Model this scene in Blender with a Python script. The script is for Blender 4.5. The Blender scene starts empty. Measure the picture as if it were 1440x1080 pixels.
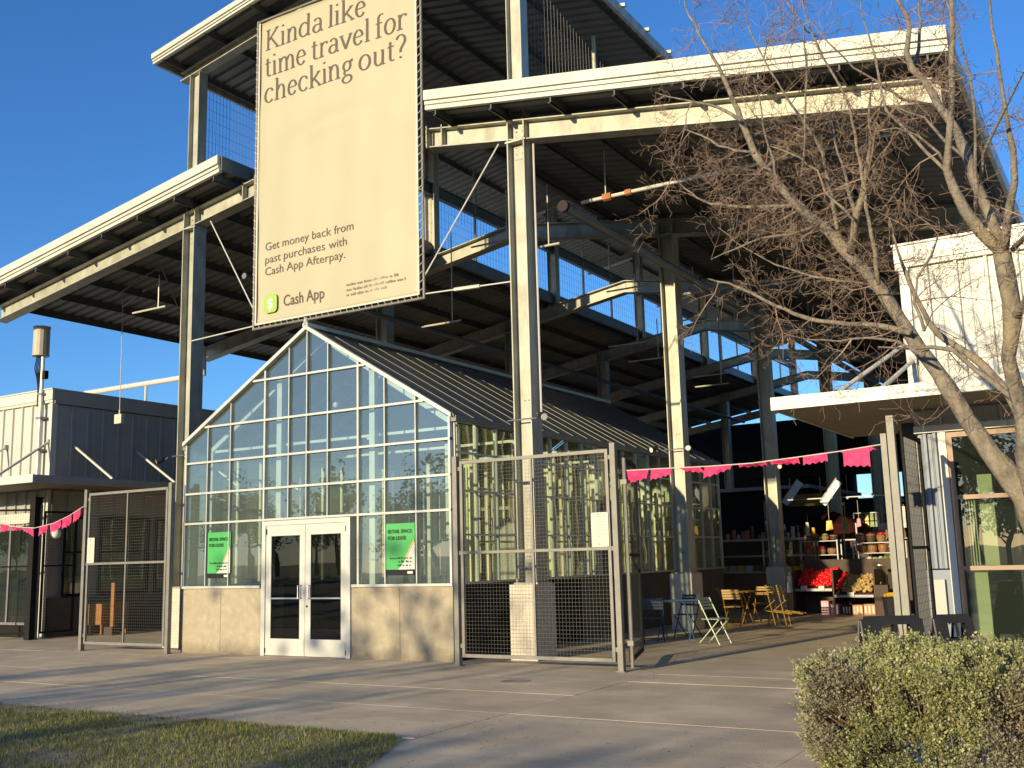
import bpy, math, random
from mathutils import Vector, Matrix
R = math.radians
random.seed(7)
sc = bpy.context.scene
# ------------------------------------------------------------------ camera, sky, sun, exposure
CAM = Vector((15.890, -13.926, 1.6))
cam_d = bpy.data.cameras.new('camera'); cam = bpy.data.objects.new('camera', cam_d)
sc.collection.objects.link(cam); sc.camera = cam
FW = Vector((-0.51093221, 0.84349535, 0.16572224)); RT = Vector((0.85280633, 0.52159994, -0.02559041)); UP = Vector((0.1080261, -0.12825401, 0.98584039))
cam.matrix_world = Matrix(((RT.x, UP.x, -FW.x, CAM.x), (RT.y, UP.y, -FW.y, CAM.y), (RT.z, UP.z, -FW.z, CAM.z), (0, 0, 0, 1)))
cam_d.sensor_width = 36; cam_d.lens = 1456.03 / 1440 * 36; cam_d.clip_end = 3000; cam_d.clip_start = 0.05
SUN_AZ = 9.5      # shadows fall towards +Y, this many degrees towards +X
SUN_EL = 11.4
w = bpy.data.worlds.new('World'); sc.world = w; w.use_nodes = True
nt = w.node_tree; bg = nt.nodes['Background']
sky = nt.nodes.new('ShaderNodeTexSky'); sky.sky_type = 'NISHITA'; sky.sun_disc = False
sky.sun_elevation = R(SUN_EL); sky.sun_rotation = R(180 + SUN_AZ); sky.altitude = 300
sky.air_density = 1.0; sky.dust_density = 0.5; sky.ozone_density = 5.5
hs = nt.nodes.new('ShaderNodeHueSaturation'); hs.inputs['Saturation'].default_value = 1.06; hs.inputs['Hue'].default_value = 0.504; hs.inputs['Value'].default_value = 1.2; nt.links.new(sky.outputs[0], hs.inputs['Color']); nt.links.new(hs.outputs[0], bg.inputs[0]); bg.inputs[1].default_value = 0.15
sl = bpy.data.lights.new('sun', 'SUN'); so = bpy.data.objects.new('sun', sl); sc.collection.objects.link(so)
sl.energy = 5.0; sl.angle = R(0.55); sl.color = (1.0, 0.845, 0.53)
sd = Vector((math.sin(R(SUN_AZ)) * math.cos(R(SUN_EL)), math.cos(R(SUN_AZ)) * math.cos(R(SUN_EL)), -math.sin(R(SUN_EL))))
so.rotation_euler = sd.to_track_quat('-Z', 'Y').to_euler()
vs = sc.view_settings; vs.view_transform = 'Standard'; vs.look = 'None'; vs.gamma = 1; vs.exposure = 0.34
vs.use_curve_mapping = False
sc.cycles.max_bounces = 8; sc.cycles.diffuse_bounces = 3; sc.cycles.transparent_max_bounces = 24; sc.cycles.caustics_reflective = False; sc.cycles.caustics_refractive = False
sc.cycles.use_denoising = True

# ------------------------------------------------------------------ materials
def mat(name, col, rough=0.6, metal=0.0, var=0.12, scale=3.0, bump=0.0, bscale=40.0, spec=0.5, stain=None, stain_scale=1.2, stain_lo=0.45, stain_hi=0.7, stretch=(1, 1, 1)):
    m = bpy.data.materials.new(name); m.use_nodes = True; n = m.node_tree; b = n.nodes['Principled BSDF']
    b.inputs['Roughness'].default_value = rough; b.inputs['Metallic'].default_value = metal; b.inputs['Specular IOR Level'].default_value = spec
    tc = n.nodes.new('ShaderNodeTexCoord'); mp = n.nodes.new('ShaderNodeMapping'); mp.inputs['Scale'].default_value = stretch
    geo = n.nodes.new('ShaderNodeNewGeometry')
    n.links.new(geo.outputs['Position'], mp.inputs[0])
    nz = n.nodes.new('ShaderNodeTexNoise'); nz.inputs['Scale'].default_value = scale; nz.inputs['Detail'].default_value = 5
    n.links.new(mp.outputs[0], nz.inputs['Vector'])
    rp = n.nodes.new('ShaderNodeMapRange'); rp.inputs[1].default_value = 0.3; rp.inputs[2].default_value = 0.7
    rp.inputs[3].default_value = 1 - var; rp.inputs[4].default_value = 1 + var
    n.links.new(nz.outputs[0], rp.inputs[0])
    mx = n.nodes.new('ShaderNodeMix'); mx.data_type = 'RGBA'; mx.blend_type = 'MULTIPLY'; mx.inputs[0].default_value = 1
    mx.inputs[6].default_value = (*col, 1); n.links.new(rp.outputs[0], mx.inputs[7])
    out = mx.outputs[2]
    if stain:
        n2 = n.nodes.new('ShaderNodeTexNoise'); n2.inputs['Scale'].default_value = stain_scale; n2.inputs['Detail'].default_value = 7; n2.inputs['Roughness'].default_value = 0.65
        n.links.new(mp.outputs[0], n2.inputs['Vector'])
        r2 = n.nodes.new('ShaderNodeMapRange'); r2.inputs[1].default_value = stain_lo; r2.inputs[2].default_value = stain_hi
        n.links.new(n2.outputs[0], r2.inputs[0])
        m2 = n.nodes.new('ShaderNodeMix'); m2.data_type = 'RGBA'; n.links.new(r2.outputs[0], m2.inputs[0]); n.links.new(out, m2.inputs[6]); m2.inputs[7].default_value = (*stain, 1)
        out = m2.outputs[2]
    n.links.new(out, b.inputs['Base Color'])
    if bump:
        nb = n.nodes.new('ShaderNodeTexNoise'); nb.inputs['Scale'].default_value = bscale; nb.inputs['Detail'].default_value = 4
        n.links.new(geo.outputs['Position'], nb.inputs['Vector'])
        bp = n.nodes.new('ShaderNodeBump'); bp.inputs['Strength'].default_value = bump; bp.inputs['Distance'].default_value = 0.02
        n.links.new(nb.outputs[0], bp.inputs['Height']); n.links.new(bp.outputs[0], b.inputs['Normal'])
    return m

def glass(name, tint=(0.85, 0.92, 0.88), ior=1.6, haze=0.04, dif=(0.5, 0.55, 0.5), rough=0.0, bumpy=0.0, trans=False):
    m = bpy.data.materials.new(name); m.use_nodes = True; n = m.node_tree
    for x in list(n.nodes):
        if x.type != 'OUTPUT_MATERIAL': n.nodes.remove(x)
    o = [x for x in n.nodes if x.type == 'OUTPUT_MATERIAL'][0]
    tr = n.nodes.new('ShaderNodeBsdfTransparent'); tr.inputs[0].default_value = (*tint, 1)
    gl = n.nodes.new('ShaderNodeBsdfGlossy'); gl.inputs['Roughness'].default_value = rough; gl.inputs[0].default_value = (1, 1, 1, 1)
    fr = n.nodes.new('ShaderNodeFresnel'); fr.inputs[0].default_value = ior
    di = n.nodes.new('ShaderNodeBsdfTranslucent' if trans else 'ShaderNodeBsdfDiffuse'); di.inputs[0].default_value = (*dif, 1)
    m1 = n.nodes.new('ShaderNodeMixShader'); m1.inputs[0].default_value = haze
    m2 = n.nodes.new('ShaderNodeMixShader')
    n.links.new(tr.outputs[0], m1.inputs[1]); n.links.new(di.outputs[0], m1.inputs[2])
    gb = n.nodes.new('ShaderNodeNewGeometry'); inv = n.nodes.new('ShaderNodeMath'); inv.operation = 'SUBTRACT'; inv.inputs[0].default_value = 1; n.links.new(gb.outputs['Backfacing'], inv.inputs[1])
    fm = n.nodes.new('ShaderNodeMath'); fm.operation = 'MULTIPLY'; n.links.new(fr.outputs[0], fm.inputs[0]); n.links.new(inv.outputs[0], fm.inputs[1])
    hm = n.nodes.new('ShaderNodeMath'); hm.operation = 'MULTIPLY'; hm.inputs[0].default_value = haze; n.links.new(inv.outputs[0], hm.inputs[1]); n.links.new(hm.outputs[0], m1.inputs[0])
    n.links.new(fm.outputs[0], m2.inputs[0]); n.links.new(m1.outputs[0], m2.inputs[1]); n.links.new(gl.outputs[0], m2.inputs[2])
    if bumpy:
        geo = n.nodes.new('ShaderNodeNewGeometry'); nb = n.nodes.new('ShaderNodeTexNoise'); nb.inputs['Scale'].default_value = 0.9
        n.links.new(geo.outputs['Position'], nb.inputs['Vector'])
        bp = n.nodes.new('ShaderNodeBump'); bp.inputs['Strength'].default_value = bumpy; bp.inputs['Distance'].default_value = 0.05
        n.links.new(nb.outputs[0], bp.inputs['Height']); n.links.new(bp.outputs[0], gl.inputs['Normal'])
    n.links.new(m2.outputs[0], o.inputs[0])
    return m

M = dict(
    steel=mat('galvanised_cream_steel', (0.39, 0.375, 0.30), 0.5, 0.15, 0.2, 5, 0.05, 60, stain=(0.235, 0.195, 0.14), stain_scale=2.4, stain_lo=0.52, stain_hi=0.80, stretch=(1, 1, .45)),
    darksteel=mat('dark_purlin_steel', (0.09, 0.09, 0.083), 0.6, 0.2, 0.2, 2),
    girder=mat('grey_girder_steel', (0.15, 0.16, 0.16), 0.5, 0.3, 0.15, 2),
    palepanel=mat('pale_yellow_green_fill', (0.72, 0.72, 0.46), 0.6, 0, 0.05, 3),
    soffit=mat('brown_canopy_body', (0.24, 0.20, 0.145), 0.7, 0, 0.08, 2),
    maincap=mat('maroon_cap', (0.022, 0.012, 0.011), 0.8, 0.0, 0.15, 8),
    ghbar=mat('roof_glazing_bar', (0.13, 0.13, 0.12), 0.5, 0.2, 0.15, 3),
    deck=mat('roof_deck_underside', (0.165, 0.162, 0.148), 0.55, 0.2, 0.25, 0.8),
    fascia=mat('cream_fascia_metal', (0.55, 0.535, 0.45), 0.45, 0.0, 0.08, 1.5, 0.02, 3, stain=(0.42, 0.39, 0.31), stain_scale=1.6, stain_lo=0.52, stain_hi=0.85),
    white=mat('white_painted_metal', (0.58, 0.565, 0.49), 0.42, 0.0, 0.06, 1.2, 0.015, 4, stain=(0.46, 0.43, 0.35), stain_scale=1.4, stain_lo=0.55, stain_hi=0.9),
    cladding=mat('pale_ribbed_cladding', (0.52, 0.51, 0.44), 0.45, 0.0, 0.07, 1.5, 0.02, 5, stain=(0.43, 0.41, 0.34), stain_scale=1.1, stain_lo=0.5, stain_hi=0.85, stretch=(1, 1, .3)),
    greyclad=mat('grey_and_shaded_cladding', (0.36, 0.345, 0.315), 0.5, 0.1, 0.08, 1.5),
    alu=mat('greenhouse_aluminium', (0.52, 0.52, 0.47), 0.4, 0.25, 0.1, 3),
    door=mat('door_aluminium', (0.56, 0.545, 0.49), 0.42, 0.15, 0.08, 2, stain=(0.42, 0.39, 0.34), stain_scale=1.8, stain_lo=0.5, stain_hi=0.85),
    chrome=mat('brushed_steel', (0.6, 0.6, 0.58), 0.3, 0.9, 0.05, 5),
    precast=mat('tan_concrete_wall', (0.37, 0.31, 0.215), 0.85, 0, 0.09, 9, 0.35, 60, stain=(0.44, 0.385, 0.29), stain_scale=4.5, stain_lo=0.55, stain_hi=0.85),
    ped=mat('cream_concrete_footing', (0.60, 0.53, 0.42), 0.85, 0, 0.08, 6, 0.15, 50),
    paving=mat('worn_concrete_paving', (0.64, 0.50, 0.335), 0.85, 0, 0.14, 1.6, 0.35, 60, stain=(0.47, 0.36, 0.235), stain_scale=0.9, stain_lo=0.44, stain_hi=0.70),
    joint=mat('pale_joint_filler', (0.42, 0.37, 0.30), 0.9, 0, 0.2, 8),
    hallfloor=mat('market_floor_concrete', (0.58, 0.46, 0.31), 0.6, 0, 0.15, 1.5, 0.1, 50),
    soil=mat('bare_soil', (0.30, 0.235, 0.145), 0.95, 0, 0.25, 6, 0.5, 40),
    fence=mat('grey_fence_tube', (0.205, 0.19, 0.165), 0.55, 0.2, 0.12, 6),
    wire=mat('fence_wire', (0.11, 0.10, 0.085), 0.5, 0.2, 0.05, 6),
    black=mat('black_painted_steel', (0.014, 0.014, 0.014), 0.7, 0.0, 0.1, 6, spec=0.15),
    blackplastic=mat('black_plastic', (0.018, 0.019, 0.022), 0.65, 0, 0.1, 6, spec=0.15),
    netwire=mat('bird_net_wire', (0.12, 0.12, 0.11), 0.5, 0.3, 0.05, 4),
    ghroof=mat('greenhouse_roof_sheet', (0.11, 0.115, 0.11), 0.42, 0.1, 0.22, 0.8, stain=(0.17, 0.15, 0.12), stain_scale=0.7, stain_lo=0.5, stain_hi=0.7),
    darkwall=mat('dark_toned_wall', (0.022, 0.02, 0.018), 0.9, 0, 0.15, 2, spec=0.1),
    brownwall=mat('brown_wall', (0.13, 0.105, 0.075), 0.85, 0, 0.15, 2, 0.1, 30),
    banner=mat('beige_vinyl', (0.425, 0.378, 0.245), 0.55, 0, 0.03, 0.5, 0.06, 2.5),
    ink=mat('brown_ink', (0.085, 0.06, 0.04), 0.6, 0, 0.05, 1),
    inksoft=mat('brown_soft_ink', (0.26, 0.19, 0.13), 0.6, 0, 0.05, 1),
    logogreen=mat('lime_green_print', (0.30, 0.45, 0.07), 0.5, 0, 0.05, 1),
    logowhite=mat('cream_print', (0.75, 0.72, 0.6), 0.5, 0, 0.02, 1),
    poster=mat('green_poster', (0.055, 0.36, 0.085), 0.45, 0, 0.08, 2),
    posterink=mat('dark_green_ink', (0.01, 0.07, 0.015), 0.5, 0, 0.02, 1),
    paper=mat('white_paper', (0.60, 0.58, 0.52), 0.6, 0, 0.03, 2),
    orangeprint=mat('orange_print', (0.75, 0.38, 0.08), 0.5, 0, 0.02, 1),
    signwhite=mat('cream_sign', (0.56, 0.51, 0.41), 0.5, 0, 0.06, 2),
    greyink=mat('grey_ink', (0.36, 0.33, 0.28), 0.6, 0, 0.02, 2),
    pink=mat('pink_tissue', (0.60, 0.03, 0.14), 0.7, 0, 0.25, 14),
    string=mat('pale_string', (0.6, 0.5, 0.42), 0.8, 0, 0.1, 10),
    copper=mat('orange_primer', (0.42, 0.16, 0.08), 0.6, 0.1, 0.15, 8),
    pipe=mat('white_pipe', (0.60, 0.57, 0.50), 0.45, 0.1, 0.05, 4),
    winframe=mat('brown_window_frame', (0.30, 0.185, 0.11), 0.5, 0, 0.06, 4),
    palegreen=mat('pale_green_panel', (0.62, 0.62, 0.40), 0.6, 0, 0.04, 2),
    shadeblue=mat('shade_blue_cladding', (0.16, 0.185, 0.23), 0.5, 0.1, 0.06, 2),  # bluish tone carries the shade under the canopy
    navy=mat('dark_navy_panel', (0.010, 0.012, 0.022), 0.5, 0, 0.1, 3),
    yellow=mat('mustard_paint', (0.30, 0.165, 0.015), 0.5, 0, 0.12, 5),
    blue=mat('steel_blue_paint', (0.05, 0.16, 0.27), 0.45, 0, 0.08, 5),
    palemint=mat('pale_mint_paint', (0.42, 0.50, 0.36), 0.45, 0, 0.08, 5),
    navychair=mat('navy_paint', (0.02, 0.035, 0.06), 0.45, 0, 0.08, 5),
    tomato=mat('tomato_red', (0.75, 0.012, 0.012), 0.28, 0, 0.25, 5),
    potato=mat('potato_tan', (0.42, 0.28, 0.10), 0.6, 0, 0.3, 6),
    citrus=mat('citrus_yellow', (0.80, 0.45, 0.03), 0.4, 0, 0.15, 6),
    greenveg=mat('green_vegetable', (0.16, 0.28, 0.05), 0.5, 0, 0.3, 8),
    crate=mat('dark_crate_wood', (0.06, 0.035, 0.022), 0.7, 0, 0.2, 8),
    wicker=mat('wicker_brown', (0.25, 0.12, 0.045), 0.7, 0, 0.3, 25, 0.4, 60),
    wood=mat('warm_pine', (0.26, 0.115, 0.035), 0.6, 0, 0.2, 3, stretch=(1, 1, 6)),
    shelf=mat('shelf_metal', (0.25, 0.23, 0.24), 0.45, 0.3, 0.1, 5),
    tentred=mat('red_canvas', (0.035, 0.006, 0.006), 0.9, 0, 0.1, 4, spec=0.1),
    tentblue=mat('dark_blue_canvas', (0.012, 0.018, 0.03), 0.8, 0, 0.1, 4),
    paleblue=mat('pale_daylight_blue', (0.62, 0.74, 0.82), 0.7, 0, 0.04, 4),
    ochre=mat('ochre_board', (0.20, 0.13, 0.02), 0.7, 0, 0.1, 4),
    lamp=mat('globe_shade', (0.75, 0.72, 0.62), 0.4, 0, 0.02, 4),
    antenna=mat('antenna_beige', (0.42, 0.38, 0.29), 0.5, 0, 0.05, 4),
    bark=mat('grey_brown_bark', (0.20, 0.165, 0.125), 0.9, 0, 0.40, 18, 1.0, 35, stain=(0.31, 0.24, 0.14), stain_scale=3, stain_lo=0.5, stain_hi=0.72, stretch=(1, 1, .4)),
    twig=mat('reddish_twig_bark', (0.23, 0.155, 0.11), 0.85, 0, 0.5, 5),
    stem=mat('shrub_stem', (0.20, 0.14, 0.09), 0.9, 0, 0.2, 10),
    treeline_and_blocker=mat('winter_tree_bark', (0.10, 0.085, 0.06), 0.9, 0, 0.2, 2),
    treeleaf=mat('winter_tree_leaf', (0.055, 0.06, 0.03), 0.9, 0, 0.3, 1),
    asphalt=mat('asphalt', (0.05, 0.05, 0.05), 0.9, 0, 0.1, 2),
    land=mat('dry_ground', (0.16, 0.14, 0.09), 0.95, 0, 0.2, 0.2),
    ghglass=glass('greenhouse_glass', (0.90, 0.96, 0.94), 2.3, 0.11, (0.5, 0.64, 0.60), 0.0, 0.04),
    sideglass=glass('greenhouse_side_glass', (0.96, 0.98, 0.90), 1.6, 0.20, (0.92, 0.90, 0.5), 0.0, 0.06, True),
    winglass=glass('window_glass', (0.72, 0.77, 0.70), 1.7, 0.05, (0.3, 0.38, 0.3), 0.0, 0.05),
    darkglass=glass('dark_door_glass', (0.35, 0.38, 0.35), 1.6, 0.03, (0.05, 0.05, 0.04), 0.0, 0.04),
    pinkcarton=mat('pink_carton', (0.62, 0.28, 0.36), 0.6, 0, 0.1, 6),
    orangecarton=mat('orange_carton', (0.52, 0.20, 0.10), 0.6, 0, 0.2, 6),
)
def paving_extra(m):
    n = m.node_tree; b = n.nodes['Principled BSDF']; src = b.inputs['Base Color'].links[0].from_socket
    geo = n.nodes.new('ShaderNodeNewGeometry')
    def mul(src, fac, col):
        x = n.nodes.new('ShaderNodeMix'); x.data_type = 'RGBA'; n.links.new(fac, x.inputs[0]); n.links.new(src, x.inputs[6]); x.inputs[7].default_value = (*col, 1); return x.outputs[2]
    def rng(src, a, c, lo, hi):
        r = n.nodes.new('ShaderNodeMapRange'); r.inputs[1].default_value = a; r.inputs[2].default_value = c; r.inputs[3].default_value = lo; r.inputs[4].default_value = hi; n.links.new(src, r.inputs[0]); return r.outputs[0]
    wn = n.nodes.new('ShaderNodeTexNoise'); wn.inputs['Scale'].default_value = 2.5; n.links.new(geo.outputs['Position'], wn.inputs['Vector'])
    va = n.nodes.new('ShaderNodeMix'); va.data_type = 'VECTOR'; va.inputs[0].default_value = .12; n.links.new(geo.outputs['Position'], va.inputs[4]); n.links.new(wn.outputs[1], va.inputs[5])
    v = n.nodes.new('ShaderNodeTexVoronoi'); v.feature = 'DISTANCE_TO_EDGE'; v.inputs['Scale'].default_value = .42; n.links.new(va.outputs[1], v.inputs['Vector'])
    cm = n.nodes.new('ShaderNodeTexNoise'); cm.inputs['Scale'].default_value = .35; n.links.new(geo.outputs['Position'], cm.inputs['Vector']); cr0 = rng(v.outputs['Distance'], .0, .0022, .55, 0); cmm = n.nodes.new('ShaderNodeMath'); cmm.operation = 'MULTIPLY'; n.links.new(cr0, cmm.inputs[0]); n.links.new(rng(cm.outputs[0], .52, .56, 0, 1), cmm.inputs[1]); crack = cmm.outputs[0]
    src = mul(src, crack, (.13, .10, .075))
    s = n.nodes.new('ShaderNodeTexVoronoi'); s.inputs['Scale'].default_value = 2.6; n.links.new(geo.outputs['Position'], s.inputs['Vector'])
    src = mul(src, rng(s.outputs['Distance'], .03, .055, .6, 0), (.14, .11, .085))
    sp = n.nodes.new('ShaderNodeMapping'); sp.inputs['Scale'].default_value = (.35, 1.6, 1); n.links.new(geo.outputs['Position'], sp.inputs[0])
    n3 = n.nodes.new('ShaderNodeTexNoise'); n3.inputs['Scale'].default_value = 1.1; n3.inputs['Detail'].default_value = 8; n3.inputs['Roughness'].default_value = .7; n.links.new(sp.outputs[0], n3.inputs['Vector'])
    src = mul(src, rng(n3.outputs[0], .48, .70, 0, .45), (.30, .24, .18))
    n.links.new(src, b.inputs['Base Color'])
def leafmat(name, c1, c2, c3, scale=3.0):
    m = bpy.data.materials.new(name); m.use_nodes = True; n = m.node_tree; b = n.nodes['Principled BSDF']; b.inputs['Roughness'].default_value = 0.65
    b.inputs['Specular IOR Level'].default_value = 0.3
    oi = n.nodes.new('ShaderNodeNewGeometry'); cr = n.nodes.new('ShaderNodeValToRGB')
    cr.color_ramp.elements[0].color = (*c1, 1); cr.color_ramp.elements[1].color = (*c3, 1); e = cr.color_ramp.elements.new(0.5); e.color = (*c2, 1)
    n.links.new(oi.outputs['Random Per Island'], cr.inputs[0]); n.links.new(cr.outputs[0], b.inputs['Base Color'])
    tr = n.nodes.new('ShaderNodeBsdfTranslucent'); n.links.new(cr.outputs[0], tr.inputs[0]); ms = n.nodes.new('ShaderNodeMixShader'); ms.inputs[0].default_value = 0.25
    o = n.nodes['Material Output']; n.links.new(b.outputs[0], ms.inputs[1]); n.links.new(tr.outputs[0], ms.inputs[2]); n.links.new(ms.outputs[0], o.inputs[0])
    return m
def splash(m, lo, hi, col, amt):
    n = m.node_tree; b = n.nodes['Principled BSDF']; src = b.inputs['Base Color'].links[0].from_socket
    geo = n.nodes.new('ShaderNodeNewGeometry'); sx = n.nodes.new('ShaderNodeSeparateXYZ'); n.links.new(geo.outputs['Position'], sx.inputs[0])
    nz = n.nodes.new('ShaderNodeTexNoise'); nz.inputs['Scale'].default_value = 5; nz.inputs['Detail'].default_value = 6; n.links.new(geo.outputs['Position'], nz.inputs['Vector'])
    ad = n.nodes.new('ShaderNodeMath'); ad.operation = 'MULTIPLY_ADD'; ad.inputs[1].default_value = -.30; n.links.new(nz.outputs[0], ad.inputs[0]); n.links.new(sx.outputs[2], ad.inputs[2])
    r = n.nodes.new('ShaderNodeMapRange'); r.inputs[1].default_value = lo - .15; r.inputs[2].default_value = hi - .15; r.inputs[3].default_value = amt; r.inputs[4].default_value = 0; n.links.new(ad.outputs[0], r.inputs[0])
    x = n.nodes.new('ShaderNodeMix'); x.data_type = 'RGBA'; n.links.new(r.outputs[0], x.inputs[0]); n.links.new(src, x.inputs[6]); x.inputs[7].default_value = (*col, 1); n.links.new(x.outputs[2], b.inputs['Base Color'])
splash(M['precast'], .02, .22, (.17, .135, .09), .65)
paving_extra(M['paving']); paving_extra(M['hallfloor'])
M['shrubleaf'] = leafmat('olive_shrub_leaf', (0.21, 0.22, 0.08), (0.36, 0.365, 0.15), (0.56, 0.54, 0.30))
M['dryleaf'] = leafmat('dry_shrub_leaf', (0.20, 0.17, 0.10), (0.30, 0.27, 0.17), (0.42, 0.39, 0.27))
M['grassblade'] = leafmat('lawn_blade', (0.085, 0.115, 0.025), (0.17, 0.19, 0.045), (0.38, 0.31, 0.13))

# ------------------------------------------------------------------ mesh helpers
class MB:
    def __init__(s): s.v = []; s.f = []
    def add(s, vs, fs):
        k = len(s.v); s.v += [tuple(p) for p in vs]; s.f += [tuple(k + i for i in f) for f in fs]; return s
    def box(s, x0, x1, y0, y1, z0, z1):
        return s.add([(x0, y0, z0), (x1, y0, z0), (x1, y1, z0), (x0, y1, z0), (x0, y0, z1), (x1, y0, z1), (x1, y1, z1), (x0, y1, z1)],
                     [(0, 3, 2, 1), (4, 5, 6, 7), (0, 1, 5, 4), (1, 2, 6, 5), (2, 3, 7, 6), (3, 0, 4, 7)])
    def bar(s, p, q, w, h, up=(0, 0, 1)):
        p = Vector(p); q = Vector(q); d = (q - p).normalized(); u = Vector(up)
        a = d.cross(u)
        if a.length < 1e-4: a = d.cross(Vector((1, 0, 0)))
        a.normalize(); b = a.cross(d).normalized(); a = a * w / 2; b = b * h / 2
        return s.add([p - a - b, p + a - b, p + a + b, p - a + b, q - a - b, q + a - b, q + a + b, q - a + b],
                     [(0, 1, 2, 3), (4, 7, 6, 5), (0, 4, 5, 1), (1, 5, 6, 2), (2, 6, 7, 3), (3, 7, 4, 0)])
    def tube(s, pts, r, n=6, cap=True):
        pts = [Vector(p) for p in pts]; rs = r if isinstance(r, (list, tuple)) else [r] * len(pts)
        rings = []; a = None
        for i, p in enumerate(pts):
            d = (pts[min(i + 1, len(pts) - 1)] - pts[max(i - 1, 0)])
            if d.length < 1e-7: d = Vector((0, 0, 1))
            d.normalize()
            if a is None:
                a = d.orthogonal().normalized()
            else:
                a = a - d * a.dot(d)
                if a.length < 1e-5: a = d.orthogonal()
                a.normalize()
            b = d.cross(a)
            rings.append([p + (a * math.cos(2 * math.pi * j / n) + b * math.sin(2 * math.pi * j / n)) * rs[i] for j in range(n)])
        k = len(s.v)
        for rg in rings: s.v += [tuple(x) for x in rg]
        for i in range(len(pts) - 1):
            for j in range(n):
                j2 = (j + 1) % n
                s.f.append((k + i * n + j, k + i * n + j2, k + (i + 1) * n + j2, k + (i + 1) * n + j))
        if cap:
            s.f.append(tuple(k + j for j in reversed(range(n)))); s.f.append(tuple(k + (len(pts) - 1) * n + j for j in range(n)))
        return s
    def prism(s, poly, axis, a, b):
        n = len(poly)
        def P(u, v, t): return (t, u, v) if axis == 'x' else ((u, t, v) if axis == 'y' else (u, v, t))
        s.add([P(u, v, a) for u, v in poly] + [P(u, v, b) for u, v in poly], [tuple(range(n)), tuple(reversed(range(n, 2 * n)))] + [(i, i + n, (i + 1) % n + n, (i + 1) % n) for i in range(n)])
        return s
    def sphere(s, c, r, n=8, m=5, sq=1.0):
        c = Vector(c); vs = [c + Vector((0, 0, -r * sq))]
        for i in range(1, m):
            t = math.pi * i / m - math.pi / 2
            for j in range(n): vs.append(c + Vector((r * math.cos(t) * math.cos(2 * math.pi * j / n), r * math.cos(t) * math.sin(2 * math.pi * j / n), r * sq * math.sin(t))))
        vs.append(c + Vector((0, 0, r * sq))); fs = []
        for j in range(n): fs.append((0, 1 + (j + 1) % n, 1 + j)); fs.append((len(vs) - 1, 1 + (m - 2) * n + j, 1 + (m - 2) * n + (j + 1) % n))
        for i in range(m - 2):
            for j in range(n): fs.append((1 + i * n + j, 1 + i * n + (j + 1) % n, 1 + (i + 1) * n + (j + 1) % n, 1 + (i + 1) * n + j))
        return s.add(vs, fs)
    def mesh(s, name, m, smooth=False):
        me = bpy.data.meshes.new(name); me.from_pydata(s.v, [], s.f); me.materials.append(M[m]); me.update()
        if smooth:
            for p in me.polygons: p.use_smooth = True
        return me
def link(name, me, parent=None, loc=(0, 0, 0), rz=0.0, **k):
    o = bpy.data.objects.new(name, me); sc.collection.objects.link(o); o.location = loc; o.rotation_euler = (0, 0, rz)
    if parent is not None: o.parent = parent
    for a, b in k.items(): o[a] = b
    return o
def obj(name, mb, m, parent=None, loc=(0, 0, 0), rz=0.0, smooth=False, bevel=0, **k):
    o = link(name, mb.mesh(name, m, smooth), parent, loc, rz, **k)
    if bevel:
        bm = o.modifiers.new('bevel', 'BEVEL'); bm.width = bevel; bm.segments = 2; bm.limit_method = 'ANGLE'
    return o
def thing(name, label, cat, loc=(0, 0, 0), rz=0.0, group=None):
    o = link(name, None, None, loc, rz, label=label, category=cat)
    if group: o['group'] = group
    return o
def box(x0, x1, y0, y1, z0, z1): return MB().box(x0, x1, y0, y1, z0, z1)
def text_mesh(s, size, m, font_shear=0.0, width=None, extr=0.002, bold=0.0):
    """flat lettering in the XZ plane, facing -Y, baseline-left at the origin"""
    cu = bpy.data.curves.new('lettering', 'FONT'); cu.body = s; cu.size = size; cu.extrude = extr; cu.shear = font_shear; cu.offset = bold
    cu.resolution_u = 3
    o = bpy.data.objects.new('lettering', cu); sc.collection.objects.link(o)
    dg = bpy.context.evaluated_depsgraph_get(); me = bpy.data.meshes.new_from_object(o.evaluated_get(dg)); bpy.data.objects.remove(o); bpy.data.curves.remove(cu)
    xs = [v.co.x for v in me.vertices]; k = 1.0
    if width and xs: k = width / (max(xs) - min(xs))
    x0 = min(xs) if xs else 0
    for v in me.vertices: v.co = Vector(((v.co.x - x0) * k, -v.co.z, v.co.y))
    me.materials.clear(); me.materials.append(M[m]); me.update(); return me
def dup(root, loc=None, rz=None, **k):
    c = root.copy(); sc.collection.objects.link(c)
    if loc is not None: c.location = loc
    if rz is not None: c.rotation_euler = (0, 0, rz)
    for a, b in k.items(): c[a] = b
    for ch in list(root.children):
        d = ch.copy(); sc.collection.objects.link(d); d.parent = c
        for g in list(ch.children):
            e = g.copy(); sc.collection.objects.link(e); e.parent = d
    return c
rs = random.Random(5)
def scribble(b, x0, x1, z, h, y, dash=.16):
    x = x0
    while x < x1 - .01:
        wd = rs.uniform(.4, 1.5) * dash; e = min(x + wd, x1); n = max(1, int((e - x) / (h * .75)))
        for i in range(n):
            a = x + (e - x) * i / n; c = x + (e - x) * (i + .72) / n; b.box(a, c, y, y + .002, z, z + h * rs.choice((.62, .62, .95)))
        x = e + h * .6

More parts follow.
